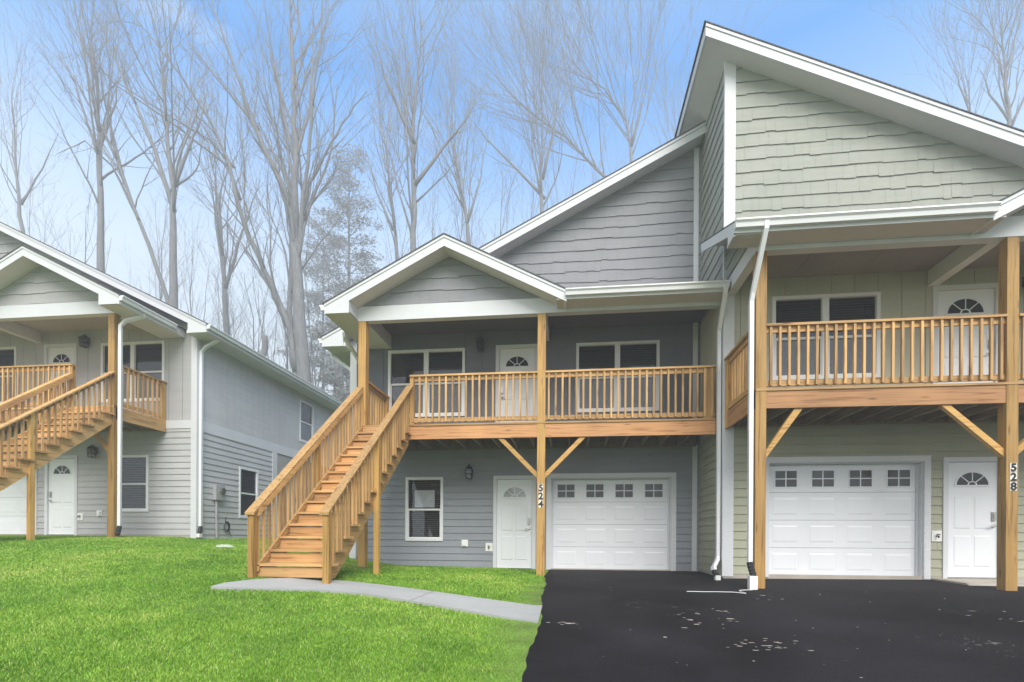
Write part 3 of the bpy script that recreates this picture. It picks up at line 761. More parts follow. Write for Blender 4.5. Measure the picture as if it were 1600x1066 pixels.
    mb.hexa([(e0-.03, Yf-.03, top(e0-.03)), (ru+.03, Yf-.03, top(ru+.03)), (ru+.03, Yb, top(ru+.03)), (e0-.03, Yb, top(e0-.03)),
             (e0-.03, Yf-.03, top(e0-.03)+.022), (ru+.03, Yf-.03, top(ru+.03)+.022), (ru+.03, Yb, top(ru+.03)+.022), (e0-.03, Yb, top(e0-.03)+.022)])
    mb.build('main_roof', M['roof'], h)
    mb = MB(T)
    mb.hexa([(e0+.02, Yf+.03, top(e0)-th), (ru-.02, Yf+.03, top(ru)-th), (ru-.02, Yb-.03, top(ru)-th), (e0+.02, Yb-.03, top(e0)-th),
             (e0+.02, Yf+.03, top(e0+.02)-.004), (ru-.02, Yf+.03, top(ru-.02)-.004), (ru-.02, Yb-.03, top(ru-.02)-.004), (e0+.02, Yb-.03, top(e0+.02)-.004)])
    mb.box(e0+.02, uL+.0, Yf+.03, deep, 5.345, 5.43)       # boxed level soffit along the eave
    mb.build('roof_soffit', M['soffit'], h)
    mb = MB(T)
    def rake(mb, za, zc, ya, yb):
        mb.hexa([(e0, ya, top(e0)+za), (ru, ya, top(ru)+za), (ru, yb, top(ru)+za), (e0, yb, top(e0)+za), (e0, ya, top(e0)+zc), (ru, ya, top(ru)+zc), (ru, yb, top(ru)+zc), (e0, yb, top(e0)+zc)])
    rake(mb, -.225, -.06, Yf, Yf+.03); rake(mb, -.06, -.002, Yf-.018, Yf+.03)
    mb.hexa([(e0, Yf+.001, 5.34), (uL-.05, Yf+.001, 5.34), (uL-.05, Yf+.03, 5.34), (e0, Yf+.03, 5.34), (e0, Yf+.001, top(e0)-.22), (uL-.05, Yf+.001, top(uL-.05)-.22), (uL-.05, Yf+.03, top(uL-.05)-.22), (e0, Yf+.03, top(e0)-.22)])
    mb.hexa([(uL-.08, Yf+.03, 5.34), (uL-.05, Yf+.03, 5.34), (uL-.05, -.03, 5.34), (uL-.08, -.03, 5.34), (uL-.08, Yf+.03, top(uL)-.22), (uL-.05, Yf+.03, top(uL)-.22), (uL-.05, -.03, top(uL)-.22), (uL-.08, -.03, top(uL)-.22)])
    mb.box(e0-.0, e0+.02, Yf+.03, Yb, 5.36, top(e0)-.01)
    if key == 'sage': mb.hexa([(ru-.02, Yf+.03, top(ru)-.21), (ru, Yf+.03, top(ru)-.21), (ru, Yb, top(ru)-.21), (ru-.02, Yb, top(ru)-.21), (ru-.02, Yf+.03, top(ru)-.02), (ru, Yf+.03, top(ru)-.01), (ru, Yb, top(ru)-.01), (ru-.02, Yb, top(ru)-.02)])
    mb.build('fascia', M['white'], h)
    gutter(h, T, (e0, Yf+.02, top(e0)-.02), (e0, Yb, top(e0)-.02), (-1, 0, 0))
    # --- porch roof: gable over the stair side, shed over the rest
    gc, gw, gz, gs = -2.57, 2.53, 6.85, .504; yf = -2.05
    gt = lambda u: gz-gs*abs(u-gc)
    e1 = gc-gw; e2 = -.11; zs = 5.60; ss = .41
    st = lambda y: zs+ss*(y-yf)
    mb = MB(T)
    for (ua, ub, ya, yb) in ((e1-.03, gc, yf-.03, -.01), (e2, gc, yf-.03, -1.63), (-.42, gc, -1.63, -.01)):
        mb.hexa([(ua, ya, gt(ua)), (ub, ya, gt(ub)), (ub, yb, gt(ub)), (ua, yb, gt(ua)), (ua, ya, gt(ua)+.022), (ub, ya, gt(ub)+.022), (ub, yb, gt(ub)+.022), (ua, yb, gt(ua)+.022)])
    us = ushed1
    ring = lambda d: [(e2, yf-.03, st(yf-.03)+d), (us, yf-.03, st(yf-.03)+d), (us, -.01, st(0)+d), (-1.85, -.01, st(0)+d)]
    mb.prism(ring(0), ring(.022))
    mb.build('porch_roof', M['roof'], h)
    mb = MB(T)      # underside: rake soffits, level eave soffits
    for (ua, ub) in ((e1+.02, gc), (e2, gc)):
        mb.hexa([(ua, yf+.03, gt(ua)-.20), (ub, yf+.03, gt(ub)-.20), (ub, -1.6, gt(ub)-.20), (ua, -1.6, gt(ua)-.20), (ua, yf+.03, gt(ua)-.004), (ub, yf+.03, gt(ub)-.004), (ub, -1.6, gt(ub)-.004), (ua, -1.6, gt(ua)-.004)])
    mb.box(e1+.02, -4.57, yf+.03, -.03, 5.375, 5.40)
    mb.box(-.30, us-.02, yf+.03, -1.6, 5.44, 5.47)
    mb.hexa([(-1.6, -1.44, st(-1.44)-.06), (us-.02, -1.44, st(-1.44)-.06), (us-.02, -.02, st(-.02)-.06), (-1.6, -.02, st(-.02)-.06), (-1.6, -1.44, st(-1.44)-.006), (us-.02, -1.44, st(-1.44)-.006), (us-.02, -.02, st(-.02)-.006), (-1.6, -.02, st(-.02)-.006)])
    mb.build('porch_soffit', M['soffit'], h)
    mb = MB(T)      # fascia and header beams
    for (ua, ub) in ((e1, gc), (e2, gc)):
        for (za, zc, ya) in ((-.225, -.055, yf), (-.055, -.002, yf-.016)):
            mb.hexa([(ua, ya, gt(ua)+za), (ub, ya, gt(ub)+za), (ub, yf+.03, gt(ub)+za), (ua, yf+.03, gt(ua)+za), (ua, ya, gt(ua)+zc), (ub, ya, gt(ub)+zc), (ub, yf+.03, gt(ub)+zc), (ua, yf+.03, gt(ua)+zc)])
    ub = -4.57
    mb.hexa([(e1, yf+.001, 5.37), (ub, yf+.001, 5.37), (ub, yf+.03, 5.37), (e1, yf+.03, 5.37), (e1, yf+.001, gt(e1)-.22), (ub, yf+.001, gt(ub)-.22), (ub, yf+.03, gt(ub)-.22), (e1, yf+.03, gt(e1)-.22)])
    mb.hexa([(ub-.03, yf+.03, 5.37), (ub, yf+.03, 5.37), (ub, -1.6, 5.37), (ub-.03, -1.6, 5.37), (ub-.03, yf+.03, gt(ub)-.21), (ub, yf+.03, gt(ub)-.21), (ub, -1.6, gt(ub)-.21), (ub-.03, -1.6, gt(ub)-.21)])
    mb.box(e1, e1+.02, yf+.03, -.03, 5.37, gt(e1)-.01)
    mb.box(e2, us, yf, yf+.03, 5.43, st(yf)-.003)
    if key == 'sage':   # open end of the shed roof past the party wall
        mb.hexa([(us-.03, yf+.03, 5.44), (us, yf+.03, 5.44), (us, -.02, st(0)-.17), (us-.03, -.02, st(0)-.17), (us-.03, yf+.03, st(yf+.03)-.006), (us, yf+.03, st(yf+.03)-.006), (us, -.02, st(-.02)-.006), (us-.03, -.02, st(-.02)-.006)])
        mb.hexa([(us-.03, yf+.03, 5.40), (us+.002, yf+.03, 5.40), (us+.002, yf+.33, 5.40), (us-.03, yf+.33, 5.40), (us-.03, yf+.03, 5.60), (us+.002, yf+.03, 5.60), (us+.002, yf+.33, 5.66), (us-.03, yf+.33, 5.66)])
        mb.hexa([(us-.42, yf+.03, 5.42), (us, yf+.03, 5.42), (us, yf+.06, 5.42), (us-.42, yf+.06, 5.42), (us-.42, yf+.03, 5.44), (us, yf+.03, 5.44), (us, yf+.06, 5.44), (us-.42, yf+.06, 5.44)])
    mb.build('porch_fascia', M['white'], h)
    mb = MB(T)
    pe = 3.04 if key == 'sage' else wall_u1-.02
    mb.box(-4.57, pe, -1.62, -1.45, 5.37, 5.68)
    mb.box(-4.57, -4.40, -1.45, -.02, 5.37, 5.69); mb.box(-.70, -.53, -1.45, -.02, 5.40, 5.69)
    if key == 'sage': mb.box(pe-.16, pe, -1.45, -.02, 5.40, 5.66)
    mb.build('porch_beam', M['white'], h)
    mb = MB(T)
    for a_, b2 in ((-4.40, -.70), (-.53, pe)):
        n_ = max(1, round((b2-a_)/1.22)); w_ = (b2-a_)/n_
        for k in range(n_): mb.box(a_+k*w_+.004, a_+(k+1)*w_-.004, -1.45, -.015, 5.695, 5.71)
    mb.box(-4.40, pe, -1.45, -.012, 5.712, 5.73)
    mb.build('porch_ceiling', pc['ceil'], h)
    mb = MB(T); G2 = lambda u, z, o: (u, -1.60-o, z)
    shakes(mb, G2, -5.05, -.1, 5.685, 6.9, planes=[(-gs, 1, gz-gs*gc*1-.21), (gs, 1, gz+gs*gc-.21)][::1], rnd=random.Random(4), h=.26)
    mb.build('porch_gable_wall', pc['shake'], h)
    gutter(h, T, (e2-.02, yf-.0, zs-.01), (us, yf-.0, zs-.01), (0, -1, 0))
    gutter(h, T, (e1, yf+.0, gt(e1)-.02), (e1, -.42, gt(e1)-.02), (-1, 0, 0))
    if key == 'sage':   # shingled cheek between the beam and the shed roof
        mb = MB(T); Q = lambda v, z, o: (pe+o, v, z)
        shakes(mb, Q, -1.62, 0, 5.66, 7, planes=[(-ss, 1, zs-ss*yf-.03)], rnd=random.Random(14)); mb.build('porch_cheek_wall', pc['shake'], h)
    return h, T

roof524 = (.4945, 9.98, 2.93)
roof528 = (.470, 10.34, 3.55)
hA, TA = unit('slate', 1, 0, 12.0, 0, 2.93, 2.93, 'slate', 'dark slate grey townhouse in the middle with stairs up to its porch', roof524)
hB, TB = unit('sage', -1, 6.0, 10.2, .05, 3.07, 3.52, 'sage', 'sage green townhouse at the right with the tallest peak', roof528)
hC, TC = unit('pearl', -1, -15.5, 12.6, .74, 2.93, 2.93, 'pearl', 'light grey townhouse at the left behind the lawn, its long side wall showing', roof524)
# party-side wall of 528, standing proud of 524
mb = MB(); PS = lambda v, z, o: (2.93-o, v, z)
lap(mb, PS, 10.2, 12.0, .05, 2.95, rnd=random.Random(21)); mb.build('side_lower_wall', PAL['sage']['lap'], hB)
mb = MB(); panels(mb, PS, 10.2, 12.0, 2.95, 5.62); mb.build('side_upper_wall', PAL['sage']['panel'], hB)
mb = MB(); shakes(mb, PS, 10.2, 22.6, 5.62, 10.4, planes=[(0, 1, 10.16)], rnd=random.Random(22), h=.25); mb.build('side_gable_wall', PAL['sage']['shake'], hB)

# downspouts ---------------------------------------------------------------
def dspout(par, path, shoe_z, cap=True, label=None):
    mb = MB(); mb.tube(path, .05, sq=(.042, .032)); o = mb.build('downspout', M['gutter'], par)
    if label: o['label'] = label
    x, y, z = path[-1]
    mb = MB(); n = 9; 
    pth = [(x, y, z+.02)]+[(x+.012*k/n*3, y-.01*k, z-(z-shoe_z)*k/n) for k in range(1, n+1)]
    mb.tube(pth, [(.048 if k % 2 else .056) for k in range(n+1)], 8); mb.build('flexible_elbow', M['black'], o)
    if cap:
        mb = MB(); a = pth[-1]; mb.tube([(a[0], a[1], a[2]+.01), (a[0]+.0, a[1], a[2]-.25*0-.09)], .05, sq=(.055, .045)); mb.build('drain_adapter', M['plate'], o)
    return o
dspout(hA, [(2.86, 9.86, 5.50), (2.86, 9.92, 5.36), (2.855, 10.20, 4.95), (2.855, 10.28, 4.80), (2.855, 10.28, .42), (2.83, 10.24, .34), (2.70, 10.0, .22), (2.70, 9.96, .14)], .06, cap=True)
dspout(hB, [(2.93, 8.10, 5.62), (2.93, 8.10, 5.50), (2.885, 8.52, 4.72), (2.875, 8.56, 4.58), (2.875, 8.56, .36)], .13, cap=False)
mb = MB(); mb.box(2.83, 2.95, 8.42, 8.53, -.06, .17); mb.build('drain_adapter', M['plate'], hB)
dspout(hC, [(-10.42, 11.25, 6.22), (-10.42, 11.25, 6.12), (-10.72, 11.05, 5.93), (-10.80, 11.0, 5.80), (-10.80, 11.0, .95)], .76, cap=False)
dspout(hC, [(-9.60, 12.80, 6.22), (-9.60, 12.80, 6.10), (-9.93, 12.74, 5.90), (-10.02, 12.70, 5.76), (-10.02, 12.70, .98)], .80, cap=True)
dspout(hA, [(-5.18, 11.05, 5.42), (-5.18, 11.05, 5.34), (-5.12, 11.7, 5.02), (-5.16, 11.92, 4.92), (-5.18, 11.93, 4.8), (-5.18, 11.93, .26)], .08, cap=True)
dspout(hA, [(-6.05, 12.2, 5.42), (-6.05, 12.2, 5.30), (-5.56, 12.24, 4.98), (-5.47, 12.25, 4.8), (-5.47, 12.25, .3)], .1, cap=False)
# electric meter, conduit and coiled cable on the left house's side wall
XS = -10.08
mb = MB(); mb.box(XS+.02, XS+.14, 13.20, 13.56, 1.77, 2.20)
mt = mb.build('meter_box', M['meter'], hC); mt['label'] = 'grey electric meter box'
mb = MB(); mb.tube([(XS+.14, 13.42, 2.03), (XS+.22, 13.42, 2.03)], .085, 14); mb.build('meter_glass', M['nickel'], mt)
mb = MB(); mb.tube([(XS+.07, 13.3, 1.77), (XS+.07, 13.3, 1.3), (XS+.07, 13.32, .70)], .033, 8); mb.build('conduit', M['meter'], mt)
mb = MB(); rg = random.Random(2)
for k in range(3):
    mb.tube([(XS+.05+.01*k, 13.75+(.10+.012*k)*math.cos(a), 1.02+(.125+.01*k)*math.sin(a)) for a in [2*math.pi*i/20 for i in range(21)]], .012, 5)
mb.tube([(XS+.05, 13.73, 1.30), (XS+.05, 13.71, 1.14)], .01, 5); mb.tube([(XS+.05, 13.83, .95), (XS+.06, 13.95, .74)], .008, 5)
cb = mb.build('coiled_cable', M['black'], hC)

# ================================================================= DECKS
BAL = {}
def baluster(par, T, u, y, z0, z1, shear=0):
    mb = MB(T); mb.box(u-.019, u+.019, y-.019, y+.019, z0, z1)
    return mb.build('baluster', M['wood_z'], par)
def deck(T, s, x0, Y0, dz, u0, u1, posts, label, newels, ground_z, rails, side_rail, braces, house_T=None, numbers=None, nrail=None):
    d = empty('porch_deck', (x0+s*(u0+u1)/2, Y0-.8, dz), label, 'deck', 'raised wooden porch decks')
    yF = -1.6
    # floor boards
    mb = MB(T); y = yF-.02
    while y < -.05: mb.box(u0, u1, y, min(y+.135, -.032), 3.105, 3.14); y += .141
    mb.build('deck_floor', M['wood_x'], d)
    ub0 = rails[0][0]
    mb = MB(T); mb.box(ub0-.02, u1, yF, yF+.04, 2.825, 3.103); mb.build('front_beam', M['beam_x'], d)
    mb = MB(T); mb.box(u0, ub0, yF+.05, yF+.09, 2.825, 3.10); mb.build('stair_header', M['wood_x'], d)
    mb = MB(T); mb.box(u0, u0+.04, yF+.04, -.03, 2.825, 3.103); mb.build('side_beam', M['wood_y'], d)
    if side_rail == 'far':
        mb = MB(T); mb.box(u1-.04, u1, yF+.04, -.03, 2.825, 3.103); mb.build('side_beam', M['beam_y'], d)
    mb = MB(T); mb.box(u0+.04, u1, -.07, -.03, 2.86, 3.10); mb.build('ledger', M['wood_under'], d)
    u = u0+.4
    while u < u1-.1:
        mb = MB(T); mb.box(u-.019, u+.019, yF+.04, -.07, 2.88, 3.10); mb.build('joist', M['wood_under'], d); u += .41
    for (a, b_, gz_, zt) in posts:
        mb = MB(T); mb.box(a, b_, yF-.002 if zt < 3 else yF-.012, yF+.155, gz_, 5.37 if zt > 3 else zt)
        po = mb.build('post', M['post_z'], d)
        if numbers and abs((a+b_)/2-numbers[0]) < .2:
            txt, pz, ph = numbers[1], numbers[2], numbers[3]; cu = (a+b_)/2+numbers[4]
            for k, ch in enumerate(txt):
                zc = pz-k*ph
                mb = MB(T); mb.box(cu-.045, cu+.045, yF-.017, yF-.0125, zc-ph/2+.006, zc+ph/2-.006); pl = mb.build('number_plate', M['plate'], po)
                cv = bpy.data.curves.new('n', 'FONT'); cv.body = ch; cv.size = ph*1.12; cv.align_x = 'CENTER'; cv.align_y = 'CENTER'; cv.extrude = .0015; cv.offset = .007
                to = bpy.data.objects.new('n', cv); col.objects.link(to); dg = bpy.context.evaluated_depsgraph_get(); dg.update()
                me = bpy.data.meshes.new_from_object(to.evaluated_get(dg)); bpy.data.objects.remove(to)
                cx_ = sum(v.co.x for v in me.vertices)/len(me.vertices); ys_ = [v.co.y for v in me.vertices]; cy_ = (min(ys_)+max(ys_))/2
                xs_ = [v.co.x for v in me.vertices]; cx_ = (min(xs_)+max(xs_))/2
                W3 = T(cu, yF-.0195, zc); rt = root_of(po).location
                for v in me.vertices:
                    x, y, z = v.co; v.co = Vector((W3[0]+(x-cx_)-rt.x, W3[1]-z-rt.y, W3[2]+(y-cy_)-rt.z))
                me.materials.clear(); me.materials.append(M['ink'])
                no = bpy.data.objects.new('numeral', me); col.objects.link(no); no.parent = po
    for (a, za, b_, zb_) in braces:
        mb = MB(T)
        dx = .11 if True else .09
        mb.hexa([(a, yF+.005, za), (a, yF+.09, za), (b_, yF+.09, zb_), (b_, yF+.005, zb_), (a, yF+.005, za+.125), (a, yF+.09, za+.125), (b_, yF+.09, zb_+.125), (b_, yF+.005, zb_+.125)] if False else
                [(a, yF+.03, za), (a, yF+.115, za), (a, yF+.115, za+.125), (a, yF+.03, za+.125), (b_, yF+.03, zb_), (b_, yF+.115, zb_), (b_+(-.125 if b_ > a else .125), yF+.115, zb_), (b_+(-.125 if b_ > a else .125), yF+.03, zb_)])
        mb.build('brace', M['post_x'], d)
    # railings
    for (a, b_) in rails:
        mb = MB(T); mb.box(a, b_, yF-.03, yF+.11, 4.145, 4.183); mb.build('rail_cap', M['wood_x'], d)
        mb = MB(T); mb.box(a, b_, yF+.025, yF+.063, 4.055, 4.143); mb.build('top_rail', M['wood_x'], d)
        mb = MB(T); mb.box(a, b_, yF+.025, yF+.063, 3.185, 3.275); mb.build('bottom_rail', M['wood_x'], d)
        n = max(2, round((b_-a)/.142)) if not nrail else max(2, round((b_-a)/nrail))
        for k in range(n):
            baluster(d, T, a+(k+.5)*(b_-a)/n, yF+.004, 3.19, 4.143)
    for (a, b_) in newels:
        mb = MB(T); mb.box(a, b_, yF+.0, yF+.09, 3.14, 4.143); mb.build('newel', M['post_z'], d)
    sides = []
    sides.append((u0+.03, 1))
    if side_rail == 'far': sides.append((u1-.05, 1))
    for (us, _) in sides:
        ya, yb = yF+.155, -.10
        mb = MB(T); mb.box(us-.05, us+.09, ya, -.03, 4.145, 4.183); mb.build('rail_cap', M['wood_y'], d)
        mb = MB(T); mb.box(us, us+.038, ya, -.03, 4.055, 4.143); mb.build('top_rail', M['wood_y'], d)
        mb = MB(T); mb.box(us, us+.038, ya, -.03, 3.185, 3.275); mb.build('bottom_rail', M['wood_y'], d)
        mb = MB(T); mb.box(us-.02, us+.07, -.13, -.035, 2.83, 4.143); mb.build('newel', M['post_z'], d)
        n = round((yb-ya)/.142)
        for k in range(n): baluster(d, T, us+.055*(1 if us > 0 else -1)*-1*0-.02, ya+(k+.5)*(yb-ya)/n, 3.15, 4.143)
    return d
dA = deck(TA, 1, 0, 12, 0, -4.55, 2.83, [(-4.55, -4.385, -.05, 5.37), (-.70, -.535, -.08, 5.37)],
          'raised pine deck of the dark slate house, between its stairs and the garage corner', [(-3.41, -3.32), (2.60, 2.80)], 0,
          [(-3.41, -.70), (-.535, 2.83)], None,
          [(-.70, 1.98, -1.52, 2.815), (-.535, 1.98, .29, 2.815)], numbers=(-.62, '524', 1.78, .165, .0))
dB = deck(TB, -1, 6.0, 10.2, .05, -4.55, 3.04, [(-4.55, -4.385, -.1, 5.37), (-.80, -.635, -.12, 5.37), (2.875, 3.04, -.16, 5.37)],
          'raised pine deck of the sage green house, at the right edge of the photo', [], 0,
          [(-3.41, -.80), (-.635, 2.875)], 'far',
          [(-.80, 2.0, -1.62, 2.815), (-.635, 2.0, .25, 2.815), (2.875, 2.0, 2.30, 2.815)], numbers=(-.71, '528', 1.83, .145, -.015))
dC = deck(TC, -1, -15.5, 12.6, .74, -4.55, 2.83, [(-4.55, -4.385, -.1, 5.37), (-.70, -.535, -.1, 5.37)],
          'raised pine deck of the light grey house, at the left edge of the photo', [(-3.41, -3.30)], 0,
          [(-3.41, -.70), (-.535, 2.83)], None, [(-.70, 1.98, -1.52, 2.815)])
mb = MB(TC); mb.hexa([(-4.385, -1.57, 1.98), (-4.385, -1.485, 1.98), (-4.385, -1.485, 2.1), (-4.385, -1.57, 2.1), (-3.6, -1.57, 2.8), (-3.6, -1.485, 2.8), (-3.72, -1.485, 2.8), (-3.72, -1.57, 2.8)]); mb.build('brace', M['post_x'], dC)

# ================================================================= STAIRS
def stairs(T, s, x0, Y0, dz, label, nris, foot_z):      # s > 0: open outer side at uR, else at uL
    st = empty('outdoor_stairs', (x0+s*-4.0, Y0-5.2, dz+foot_z), label, 'stairs', 'wooden stairs up to the porches')
    rise = .198; run = .257; uL, uR = -4.55, -3.43; yT = -1.6
    zt = lambda k: 3.14-rise*(k+1)            # k-th tread below the deck
    yn = lambda k: yT-run*(k+1)               # its nosing
    K = nris-1
    for k in range(K):
        mb = MB(T); z = zt(k)
        xa, xb = (uL+.075, uR+.06) if s > 0 else (uL-.03, uR-.02)
        mb.box(xa, xb, yn(k)-.035, yn(k)+run*.46, z-.036, z); mb.box(xa, xb, yn(k)+run*.48, yn(k)+run-.004, z-.036, z)
        mb.build('tread', M['tread'], st)
        mb = MB(T); mb.box(uL+.09, uR-.045, yn(k)+.0, yn(k)+.02, z-rise+.004, z-.052); mb.build('riser', M['tread'], st)
    mb = MB(T); mb.box(uL+.09, uR-.045, yT-.022, yT-.002, 3.14-rise+.004, 3.10); mb.build('riser', M['tread'], st)
    sl = rise/run; yb = yn(K-1)-.02
    for u in (uL+.05, uR-.04):
        zf = foot_z-.02; mb = MB(T); L_ = lambda y: 3.14-rise+sl*(y-yT)-.037-.20
        for k in range(K):
            ya, yb_ = yn(k), yn(k)+run
            mb.hexa([(u, ya, max(zf, L_(ya))), (u+.04, ya, max(zf, L_(ya))), (u+.04, yb_, max(zf, L_(yb_))), (u, yb_, max(zf, L_(yb_))), (u, ya, zt(k)-.037), (u+.04, ya, zt(k)-.037), (u+.04, yb_, zt(k)-.037), (u, yb_, zt(k)-.037)])
        mb.build('stringer', M['wood_y'], st)
    # newels, rails
    rt = lambda y: 1.21+sl*(y+5.2)+ (0)        # top of the hand rail
    yN = yb-.06
    if nris > 15: yN = yb-.05
    for (u0_, u1_) in ((uL, uL+.09), (uR, uR+.09)):
        mb = MB(T); mb.box(u0_, u1_, yN-.045, yN+.045, foot_z-.1, rt(yN)-.05); mb.build('newel', M['post_z'], st)
    for (u0_, u1_) in ((uR+.0, uR+.09), (uL, uL+.09)):
        ym = -3.45
        mb = MB(T); mb.box(u0_, u1_, ym-.045, ym+.045, foot_z-.3, rt(ym)-.04); mb.build('newel', M['post_z'], st)
    ytop = yT-.03
    for (c, inner, side) in (((uL+.045, 1, 1), (uR+.03, -1, 1)) if s > 0 else ((uL+.03, -1, -1), (uR+.045, 1, -1))):
        a = (c, yN-.07, rt(yN-.07)); b_ = (c, ytop, rt(ytop))
        mb = MB(T); hw = .07
        mb.hexa([(c-hw, a[1], a[2]-.038), (c+hw, a[1], a[2]-.038), (c+hw, b_[1], b_[2]-.038), (c-hw, b_[1], b_[2]-.038), (c-hw, a[1], a[2]), (c+hw, a[1], a[2]), (c+hw, b_[1], b_[2]), (c-hw, b_[1], b_[2])])
        mb.build('handrail', M['wood_y'], st)
        cc = c+.055*side if inner > 0 else c-.045*side
        for (dz0, dz1, nm) in ((-.135, -.040, 'top_rail'), (-.93, -.83, 'bottom_rail')):
            mb = MB(T); y0_, y1_ = yN+.045, ytop
            if nm == 'bottom_rail' and inner < 0: continue
            mb.hexa([(cc-.019, y0_, rt(y0_)+dz0), (cc+.019, y0_, rt(y0_)+dz0), (cc+.019, y1_, rt(y1_)+dz0), (cc-.019, y1_, rt(y1_)+dz0), (cc-.019, y0_, rt(y0_)+dz1), (cc+.019, y0_, rt(y0_)+dz1), (cc+.019, y1_, rt(y1_)+dz1), (cc-.019, y1_, rt(y1_)+dz1)])
            mb.build(nm, M['wood_y'], st)
        L = ytop-(yN+.05); n = round(L/.128)
        for k in range(n):
            y = yN+.05+(k+.5)*L/n
            if abs(y+3.45) < .07: continue
            off = (.038 if inner < 0 else -.038)*side; kk = min(K-1, max(0, int((yT-y)/run)))
            z0_ = zt(kk)-.02 if inner < 0 else rt(y)-.93; z1_ = rt(y)-.05
            mb = MB(T); mb.box(cc+off-.018, cc+off+.018, y-.018, y+.018, z0_, z1_); mb.build('baluster', M['wood_z'], st)
    return st
stairs(TA, 1, 0, 12, 0, 'wooden stairs with railings climbing from the footpath to the slate house', 15, .17)
stairs(TC, -1, -15.5, 12.6, .74, 'wooden stairs with railings cut off by the left edge of the photo', 18, -.36)

# small loose things
mb = MB(); rg = random.Random(5)
ringpts = [[(-7.55+.22*rg.uniform(.8, 1.1)*math.cos(a)*k, 10.3+.12*math.sin(a)*k, float(hgt(-7.55, 10.3))+.02+z) for a in [2*math.pi*i/12 for i in range(12)]] for k, z in ((1, 0), (.85, .045), (.4, .06))]
b0 = [mb.pts(r_) for r_ in ringpts]
for q in range(2):
    for j in range(12): l = (j+1) % 12; mb.f.append((b0[q]+j, b0[q]+l, b0[q+1]+l, b0[q+1]+j))
mb.f.append(tuple(b0[2]+j for j in range(12)))
m_ = flat('pale_green_stone', (.42, .50, .36), .8)
stn = mb.build('flat_stone', m_, smooth=True); tag(stn, 'pale flat stone lying in the lawn before the light grey house', 'stone')
mb = MB(); pts = []
for k in range(30):
    s_ = k/29; x = 2.85-.42*s_-.10*math.sin(s_*6); y = 8.36-.35*s_+.14*math.sin(s_*7+.4)*s_; pts.append((x, y, float(hgt(x, y))+.020))
for k in range(12): x, y, z = pts[-1]; pts.append((x-.055, y+.006*math.sin(k), float(hgt(x-.055, y))+.020))
mb.tube(pts, .006, 5); wc = mb.build('cable', M['pale_plain']); tag(wc, 'thin pale cable lying on the black driveway beside the downspout', 'cable')

mb = MB(); rg = random.Random(12)
SC = [(1.95, 5.35, .30, .10, 26), (.02, 6.0, .16, .035, 9), (1.85, 6.3, .18, .05, 6), (1.95, 6.75, .12, .05, 5), (5.2, 6.45, .50, .03, 14), (5.75, 6.3, .16, .03, 5), (3.1, 7.6, .3, .2, 4), (1.4, 6.2, .35, .3, 10)]
for k in range(60+sum(q[4] for q in SC)):
    if k < 60: x, y = rg.uniform(-.2, 8), rg.uniform(4.2, 10); sc_x = 1
    else:
        m_ = k-60
        for q in SC:
            if m_ < q[4]: break
            m_ -= q[4]
        t_ = rg.gauss(0, 1); x = q[0]+t_*q[2]*.6; y = q[1]+rg.gauss(0, q[3])-(t_*q[2]*.25 if q[3] == .03 else 0); sc_x = 2.6
    if y > 8.3 and x > 2.7: continue
    z = float(hgt(x, y))+.019; r_ = rg.uniform(.004, .014)*(1 if k % 9 else 1.7); a0 = rg.uniform(0, 6.3)
    ring = [(x+sc_x*r_*rg.uniform(.5, 1.2)*math.cos(a0+i*1.257), y+r_*rg.uniform(.4, 1.0)*math.sin(a0+i*1.257), z) for i in range(5)]
    mb.prism(ring, [(p[0], p[1], p[2]+r_*.25) for p in ring])
mb.build('grit', flat('pale_grit', (.36, .34, .30), .9)); tag(bpy.data.objects['grit'], 'pale grit and leaf crumbs strewn over the black driveway', 'grit', kind='stuff')

# ================================================================= TREES
def jitter(v, a, rnd): return Vector((v.x+rnd.uniform(-a, a), v.y+rnd.uniform(-a, a), v.z+rnd.uniform(-a, a)))
TS = 1.6      # the wood stands this much farther off than first paced out
class Tree:
    def __init__(s, seed): s.rnd = random.Random(seed); s.mb = MB(); s.count = 0
    def limb(s, pts, r0, r1, sides):
        k = len(pts); s.mb.tube([tuple(p) for p in pts], [r0+(r1-r0)*(i/(k-1))**.85 for i in range(k)], sides); s.count += 1
    def grow(s, start, d, length, r, depth, up=.35, ang=(22, 42), dens=1.0):
        rn = s.rnd; n = max(3, int(length/.55/TS)) if depth > 0 else 3
        n = min(n, 9)
        pts = [start]; p = start.copy(); d = d.normalized(); step = length/n; dirs = [d]
        for i in range(n):
            d = (d+Vector((rn.gauss(0, .085), rn.gauss(0, .085), rn.gauss(0, .06)+up*.12))).normalized()
            p = p+d*step; pts.append(p.copy()); dirs.append(d)
        s.limb(pts, r, max(.007, r*.25), 6 if depth >= 3 else (5 if depth == 2 else 3))
        if depth <= 0: return
        m_ = int((2.0+length*.62/TS)*dens) if depth > 1 else int((1.8+length*.85/TS)*dens)
        s.sub(pts, dirs, length, r, depth, m_, up, ang, dens)
    def sub(s, pts, dirs, length, r, depth, m_, up, ang, dens, lo=.22):
        rn = s.rnd; n = len(pts)-1
        for k in range(m_):
            t_ = lo+(1-lo)*(k+rn.random())/m_; i = min(int(t_*n), n-1); f = t_*n-i
            p = pts[i].lerp(pts[i+1], f); d = dirs[i+1]
            a = R(rn.uniform(*ang)); ax = Vector((rn.gauss(0, 1), rn.gauss(0, 1), rn.gauss(0, .6))).cross(d)
            if ax.length < .01: continue
            nd = Matrix.Rotation(a, 3, ax.normalized()) @ d
            nd.z += up*.34; nd.normalize()
            rr_ = r*(1-.75*t_)*rn.uniform(.38, .6)
            s.grow(p, nd, length*rn.uniform(.38, .75)*(1.15-t_*.45), max(rr_, .012), depth-1, up, ang, dens)
